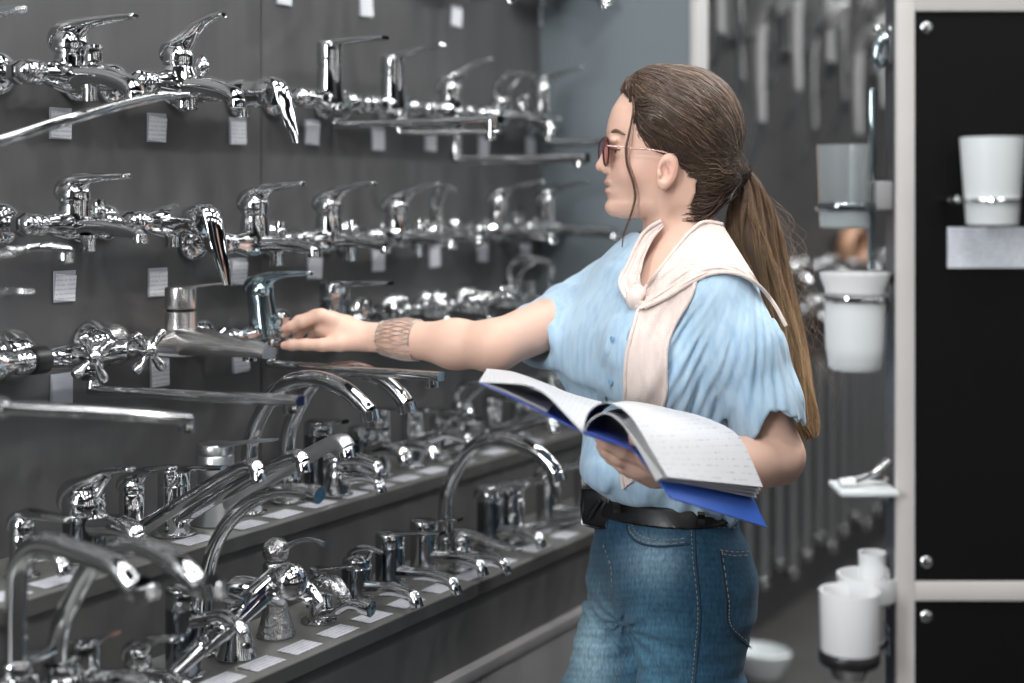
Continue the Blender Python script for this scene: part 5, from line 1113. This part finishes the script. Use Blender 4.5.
# ------------------------------------------------------------------ scarf (knitted cotton tied over the shoulders)
cover = lambda p: smin(shirt(p), masked(p, *bx([P3(655, 180, 0), P3(690, 270, 0)], .07), neck), .03)
def hit2(f, px, py, off):
    px = np.array(px, float); py = np.array(py, float); d = np.full(len(px), -.5); best = d.copy(); bs = np.full(len(px), 9.)
    for _ in range(70):
        D = PD + d; p = np.stack([(px - 512) / FPX * D, d, CZ - (py - HZ) / FPX * D], -1); s = f(p) - off
        m = s < bs; best[m] = d[m]; bs[m] = s[m]; d = np.minimum(d + np.clip(s, -.01, .03) * .7, .25)
    return best
def patch(mb, U, L, nu, nv, off, wr=.0015, freq=22, thick=.004, relax=6, lift=None):
    U = cr(U, nu); L = cr(L, nu); v = np.linspace(0, 1, nv); G = U[:, None, :2] * (1 - v)[None, :, None] + L[:, None, :2] * v[None, :, None]
    off_ = off if lift is None else off
    d = hit2(cover, G[..., 0].ravel(), G[..., 1].ravel(), off_).reshape(nu, nv)
    for _ in range(relax):
        e = np.pad(d, 1, mode='edge'); av = (e[:-2, 1:-1] + e[2:, 1:-1] + e[1:-1, :-2] + e[1:-1, 2:]) / 4; d = np.minimum(d * .5 + av * .5, d + .004)
    uu = np.linspace(0, 1, nu)[:, None]; d = d - wr * (np.sin(v[None] * freq + 3 * np.sin(uu * 5)) + .5 * np.sin(v[None] * freq * 2.1 + uu * 9 + 1))
    if lift is not None: d = d - lift
    top = [P3(G[i, j, 0], G[i, j, 1], d[i, j]) for i in range(nu) for j in range(nv)]
    bot = [P3(G[i, j, 0], G[i, j, 1], d[i, j] + thick) for i in range(nu) for j in range(nv)]
    n = nu * nv; fs = []
    for i in range(nu - 1):
        for j in range(nv - 1):
            q = (i * nv + j, i * nv + j + 1, (i + 1) * nv + j + 1, (i + 1) * nv + j); fs.append(q); fs.append(tuple(n + k for k in reversed(q)))
    rim = [(i, 0) for i in range(nu)] + [(nu - 1, j) for j in range(1, nv)] + [(i, nv - 1) for i in range(nu - 2, -1, -1)] + [(0, j) for j in range(nv - 2, 0, -1)]
    rim = [i * nv + j for i, j in rim]
    for a_, b_ in zip(rim, rim[1:] + rim[:1]): fs.append((b_, a_, n + a_, n + b_))
    mb.add(top + bot, fs)
    edge = np.array(top).reshape(nu, nv, 3); return edge
sc_ = MB()
E2 = patch(sc_, [(650, 292), (640, 305), (633, 328), (627, 352), (625, 375), (625, 395), (623, 420), (620, 450), (623, 489)], [(696, 280), (690, 299), (677, 320), (667, 345), (666, 372), (666, 392), (660, 415), (652, 445), (642, 474)], 40, 16, .004, .0012, 12, .004)
E3 = patch(sc_, [(661, 221), (645, 231), (634, 250), (627, 266), (620, 279), (622, 291), (631, 303), (642, 309)], [(664, 226), (653, 240), (645, 256), (642, 268), (640, 278), (643, 288), (650, 296), (660, 299)], 36, 10, .008, .0018, 14, .005, 10)
E1 = patch(sc_, [(722, 224), (704, 222), (690, 232), (677, 247), (666, 261), (655, 275), (644, 289), (633, 300)], [(786, 326), (774, 304), (758, 285), (738, 274), (714, 273), (690, 283), (665, 298), (641, 309)], 50, 22, .008, .0020, 17, .006, 12)
for E_, e_ in ((E1, -1), (E1, 0), (E2, 0), (E2, -1), (E3, 0)):
    pts_ = E_[:, e_]; sc_.tube([tuple(q) for q in pts_[::3]], .0030, 8, 40)
sc_.sweep([(*P3(720, 232, .0), .020, .010), (*P3(706, 232, .055), .026, .011), (*P3(685, 232, .085), .026, .011), (*P3(662, 236, .085), .022, .011), (*P3(648, 240, .06), .014, .010)], 16, 30, up=(0, 0, 1))
sc_.sweep([(*P3(641, 288, -.125), .011, .008), (*P3(634, 299, -.135), .013, .009), (*P3(640, 309, -.128), .009, .007)], 14, 14, up=(1, 0, 0))
M['scarf'] = cloth_mat('pale_pink_knit', (.70, .57, .52), (.80, .69, .64), 500, .9, .4, .3, 6)
mm('scarf', sc_, 'scarf')
# ------------------------------------------------------------------ open catalogue
bp = Vector((CX, 0, 0)) + FW * (PD - .33) + RT * .16; bp.z = 0.98
book = thing('book', 'open catalogue with blue covers and white printed pages held in her left hand', 'book', bp, TH)
BO = (-.16, .33, -.98)
def page_mat():
    m, nt, b = new_mat('printed_page'); uv = nt.nodes.new('ShaderNodeTexCoord'); mp = nt.nodes.new('ShaderNodeMapping'); mp.inputs['Scale'].default_value = (1, 1, 1)
    nt.links.new(uv.outputs['UV'], mp.inputs[0])
    wv = nt.nodes.new('ShaderNodeTexWave'); wv.bands_direction = 'X'; wv.inputs['Scale'].default_value = 9.5; nt.links.new(mp.outputs[0], wv.inputs[0])
    nz = nt.nodes.new('ShaderNodeTexNoise'); nz.inputs['Scale'].default_value = 26; nz.inputs['Detail'].default_value = 3; nt.links.new(mp.outputs[0], nz.inputs['Vector'])
    mu = nt.nodes.new('ShaderNodeMath'); mu.operation = 'MULTIPLY'; nt.links.new(wv.outputs['Fac'], mu.inputs[0]); nt.links.new(nz.outputs['Fac'], mu.inputs[1])
    nt.links.new(ramp(nt, mu.outputs[0], [(.46, (.58, .59, .61)), (.60, (.42, .44, .49))]), b.inputs['Base Color']); b.inputs['Roughness'].default_value = .45
    return m
M['page'] = page_mat(); M['page_plain'] = mat('white_page', (.58, .58, .60), .5, 0, .01); M['blue_cover'] = mat('blue_cover', (.030, .105, .46), .35, 0, .05); M['navy'] = mat('navy_endpaper', (.04, .075, .34), .4, 0, .05); M['page_grey'] = mat('grey_endpaper', (.60, .60, .61), .6, 0, .03); M['page_edge'] = mat('page_block_edge', (.62, .63, .64), .6, 0, .10, 400, stretch=(.1, .1, 6))
def sheet(name, near, far, thick, top, bottom, nu=28, nv=12, parent=None, u0=0, u1=1):
    """a sheet of paper ruled between two bent edges, with real thickness"""
    A = cr([P3(*q) for q in near], 60); B_ = cr([P3(*q) for q in far], 60); ui = np.linspace(u0, u1, nu) * 59
    A = np.stack([np.interp(ui, range(60), A[:, k]) for k in range(3)], -1); B_ = np.stack([np.interp(ui, range(60), B_[:, k]) for k in range(3)], -1)
    v = np.linspace(0, 1, nv); G = A[:, None] * (1 - v)[None, :, None] + B_[:, None] * v[None, :, None]
    du = np.gradient(G, axis=0); dv = np.gradient(G, axis=1); N = np.cross(du, dv); N /= np.linalg.norm(N, axis=2)[..., None] + 1e-9
    if N[..., 2].mean() < 0: N = -N
    th = thick if not callable(thick) else thick(np.linspace(0, 1, nu))[:, None, None]
    lo_ = G - N * th; n = nu * nv; fs = []; ms = []
    for i in range(nu - 1):
        for j in range(nv - 1):
            q = (i * nv + j, (i + 1) * nv + j, (i + 1) * nv + j + 1, i * nv + j + 1); fs += [q, tuple(n + k for k in reversed(q))]; ms += [0, 1]
    rim = [i * nv for i in range(nu)] + [(nu - 1) * nv + j for j in range(1, nv)] + [i * nv + nv - 1 for i in range(nu - 2, -1, -1)] + list(range(nv - 2, 0, -1))
    for a_, b_ in zip(rim, rim[1:] + rim[:1]): fs.append((b_, a_, n + a_, n + b_)); ms.append(2)
    me = bpy.data.meshes.new(name); me.from_pydata([tuple(x) for x in np.concatenate([G.reshape(-1, 3), lo_.reshape(-1, 3)])], [], fs); me.update()
    for mname in (top, bottom, 'page_edge' if top.startswith('page') else top): me.materials.append(M[mname])
    me.polygons.foreach_set('material_index', ms); me.polygons.foreach_set('use_smooth', [True] * len(fs)); me.set_sharp_from_angle(angle=.7)
    uv = me.uv_layers.new(name='UVMap')
    for l in me.loops:
        k = l.vertex_index % n; uv.data[l.index].uv = ((k // nv) / (nu - 1), (k % nv) / (nv - 1))
    o = bpy.data.objects.new(name, me); C.objects.link(o); o.parent = parent or book
    if not parent: o.location = BO
    return o
C1 = [(583, 430, -.425), (587, 414, -.43), (597, 404.5, -.43), (611, 403, -.435), (627, 412, -.44), (641, 432, -.445), (655, 456, -.45), (668, 477, -.455)]
C2 = [(604, 409, -.235), (612, 404, -.225), (625, 401, -.22), (645, 403, -.22), (672, 409, -.225), (704, 417, -.235), (736, 433, -.25), (751, 459, -.27), (763, 487, -.285)]
sheet('page', C1, C2, .0008, 'page', 'navy')
C1b = [(584, 431, -.424), (589, 421, -.43), (599, 414, -.43), (608, 413, -.435), (619, 420, -.438), (633, 436, -.442), (650, 459, -.448), (664.5, 478.5, -.452)]
C2b = [(606, 412, -.235), (616, 409, -.228), (632, 408, -.225), (652, 410, -.225), (676, 416, -.23), (706, 425, -.24), (735, 442, -.255), (748, 468, -.27), (757, 498, -.28)]
sheet('page_block', C1b, C2b, .0014, 'page_plain', 'navy')
# stepped leaves at the fore edge
for k, f in enumerate((.33, .66)):
    a_ = [tuple(V(*p) * (1 - f) + V(*q) * f) for p, q in zip(C1, C1b)]; b_ = [tuple(V(*p) * (1 - f) + V(*q) * f) for p, q in zip(C2, C2b)]
    sheet('page', a_, b_, .0007, 'page_plain', 'page_plain', u0=.60, u1=1.0)
sheet('page_block', C1b, C2b, lambda u: .001 + .011 * np.clip(u, 0, 1), 'page_edge', 'page_edge', u0=.62, u1=.985)
sheet('cover', [(584, 433, -.42), (606, 440, -.425), (632, 449, -.43), (651, 470, -.44), (672, 498, -.45)], [(640, 420, -.22), (668, 428, -.225), (702, 440, -.235), (740, 475, -.265), (767, 527, -.28)], .0022, 'blue_cover', 'blue_cover')
sheet('cover', [(582, 431, -.42), (586, 431, -.424), (608, 438.5, -.432), (632, 448, -.436)], [(600, 412, -.25), (612, 414, -.25), (630, 420, -.25), (650, 430, -.25)], .003, 'navy', 'navy')
# left side
sheet('page', [(583, 431.5, -.425), (562, 409, -.42), (545, 392.5, -.415), (529, 385, -.41), (512, 383, -.40), (479, 381.5, -.39)], [(602, 402, -.235), (570, 393, -.235), (543, 382, -.235), (516, 372.5, -.235), (502, 370, -.235), (487, 368.5, -.235)], .0012, 'page', 'page_grey')
sheet('page_block', [(583, 432, -.424), (563, 411, -.418), (547, 395, -.41), (534, 388, -.405)], [(604, 405, -.24), (574, 397, -.24), (550, 390, -.24), (538, 386, -.24)], .0015, 'page_plain', 'navy')
sheet('cover', [(582, 431, -.422), (555, 418, -.415), (525, 403, -.405), (503, 392, -.40), (480, 382, -.39)], [(600, 417, -.25), (572, 407, -.25), (545, 397, -.25), (520, 387, -.25), (492, 375, -.25)], .0022, 'navy', 'blue_cover')
sheet('endpaper', [(547, 411.5, -.411), (525, 400.8, -.404), (503, 390.5, -.399), (482, 381.8, -.39)], [(560, 397, -.25), (540, 392, -.25), (518, 383, -.25), (494, 374, -.25)], .0006, 'page_grey', 'page_grey')
# ------------------------------------------------------------------ camera, light
cam = bpy.data.cameras.new('camera'); co = bpy.data.objects.new('camera', cam); C.objects.link(co)
co.location = CAM; co.rotation_euler = (PI / 2, 0, TH)
cam.sensor_width = 36; cam.lens = 36 * FPX / 1024; cam.shift_y = -(341.5 - HZ) / 1024; cam.clip_start = 0.05
cam.dof.use_dof = True; cam.dof.focus_distance = 2.16; cam.dof.aperture_fstop = 1.6; cam.dof.aperture_blades = 0
bpy.context.scene.camera = co
w = bpy.data.worlds.new('world'); bpy.context.scene.world = w; w.use_nodes = True
bg = w.node_tree.nodes['Background']; bg.inputs[0].default_value = (0.92, 0.96, 1.0, 1); bg.inputs[1].default_value = 0.10
def area(x, y, z, sx, sy, power, col=(1, 1, 1), rot=(0, 0, 0), shape='RECTANGLE'):
    l = bpy.data.lights.new('ceiling_or_added_lamp', 'AREA'); l.shape = shape; l.size = sx; l.size_y = sy; l.energy = power; l.color = col  # name shared by the ceiling panels and the added strips, spots and fill
    o = bpy.data.objects.new('ceiling_or_added_lamp', l); C.objects.link(o); o.location = (x, y, z); o.rotation_euler = rot; return o
for k in range(9):
    y = -1.2 + 1.15 * k
    area(0.75, y, 3.17, 0.5, 0.5, 7.5); area(1.95, y + .5, 3.17, 0.5, 0.5, 7.5); area(3.2, y, 3.17, 0.5, 0.5, 7.5)
def aim(o, tgt): o.rotation_euler = (Vector(tgt) - o.location).to_track_quat('-Z', 'Y').to_euler()
# track spots above the aisle, turned to the tap wall
for y in (-.2, .5, 1.2, 1.9, 2.6):
    o = area(1.35, y, 2.9, .09, .09, 9, (1, .985, .96), shape='DISK'); aim(o, (0.1, y + .25, 1.2))
# added light strips behind and beside the camera, for bright stripes in the chrome
for x in (.9, 1.7, 2.5, 3.3, 4.1): o = area(x, -2.9, 1.6, .10, 1.9, 5, (0.95, 0.975, 1.0), (PI / 2, 0, PI))
for y in (-2.2, -1.2, -.2, .8, 1.8, 2.8, 3.8, 4.8): area(4.55, y, 1.6, .06, 1.7, 3, (1, .98, .96), (PI / 2, 0, PI / 2))
for y in (3.7, 4.6, 5.5): o = area(1.3, y, 2.9, .09, .09, 16, shape='DISK'); aim(o, (0.1, y, .9))  # spots added to brighten the fittings on the far wall
o = area(0.35, -1.6, 2.1, 0.35, 1.4, 62, (0.96, 0.98, 1.0)); aim(o, (0.8, 2.2, 1.2))  # added fill from behind the camera's left, brightens her face
sc = bpy.context.scene
sc.view_settings.view_transform = 'Standard'; sc.view_settings.look = 'None'; sc.view_settings.gamma = 1; sc.view_settings.use_curve_mapping = False
sc.view_settings.exposure = -0.04
sc.cycles.use_denoising = True; sc.cycles.max_bounces = 8; sc.cycles.glossy_bounces = 4; sc.cycles.transmission_bounces = 6; sc.cycles.diffuse_bounces = 3
sc.cycles.sample_clamp_indirect = 6
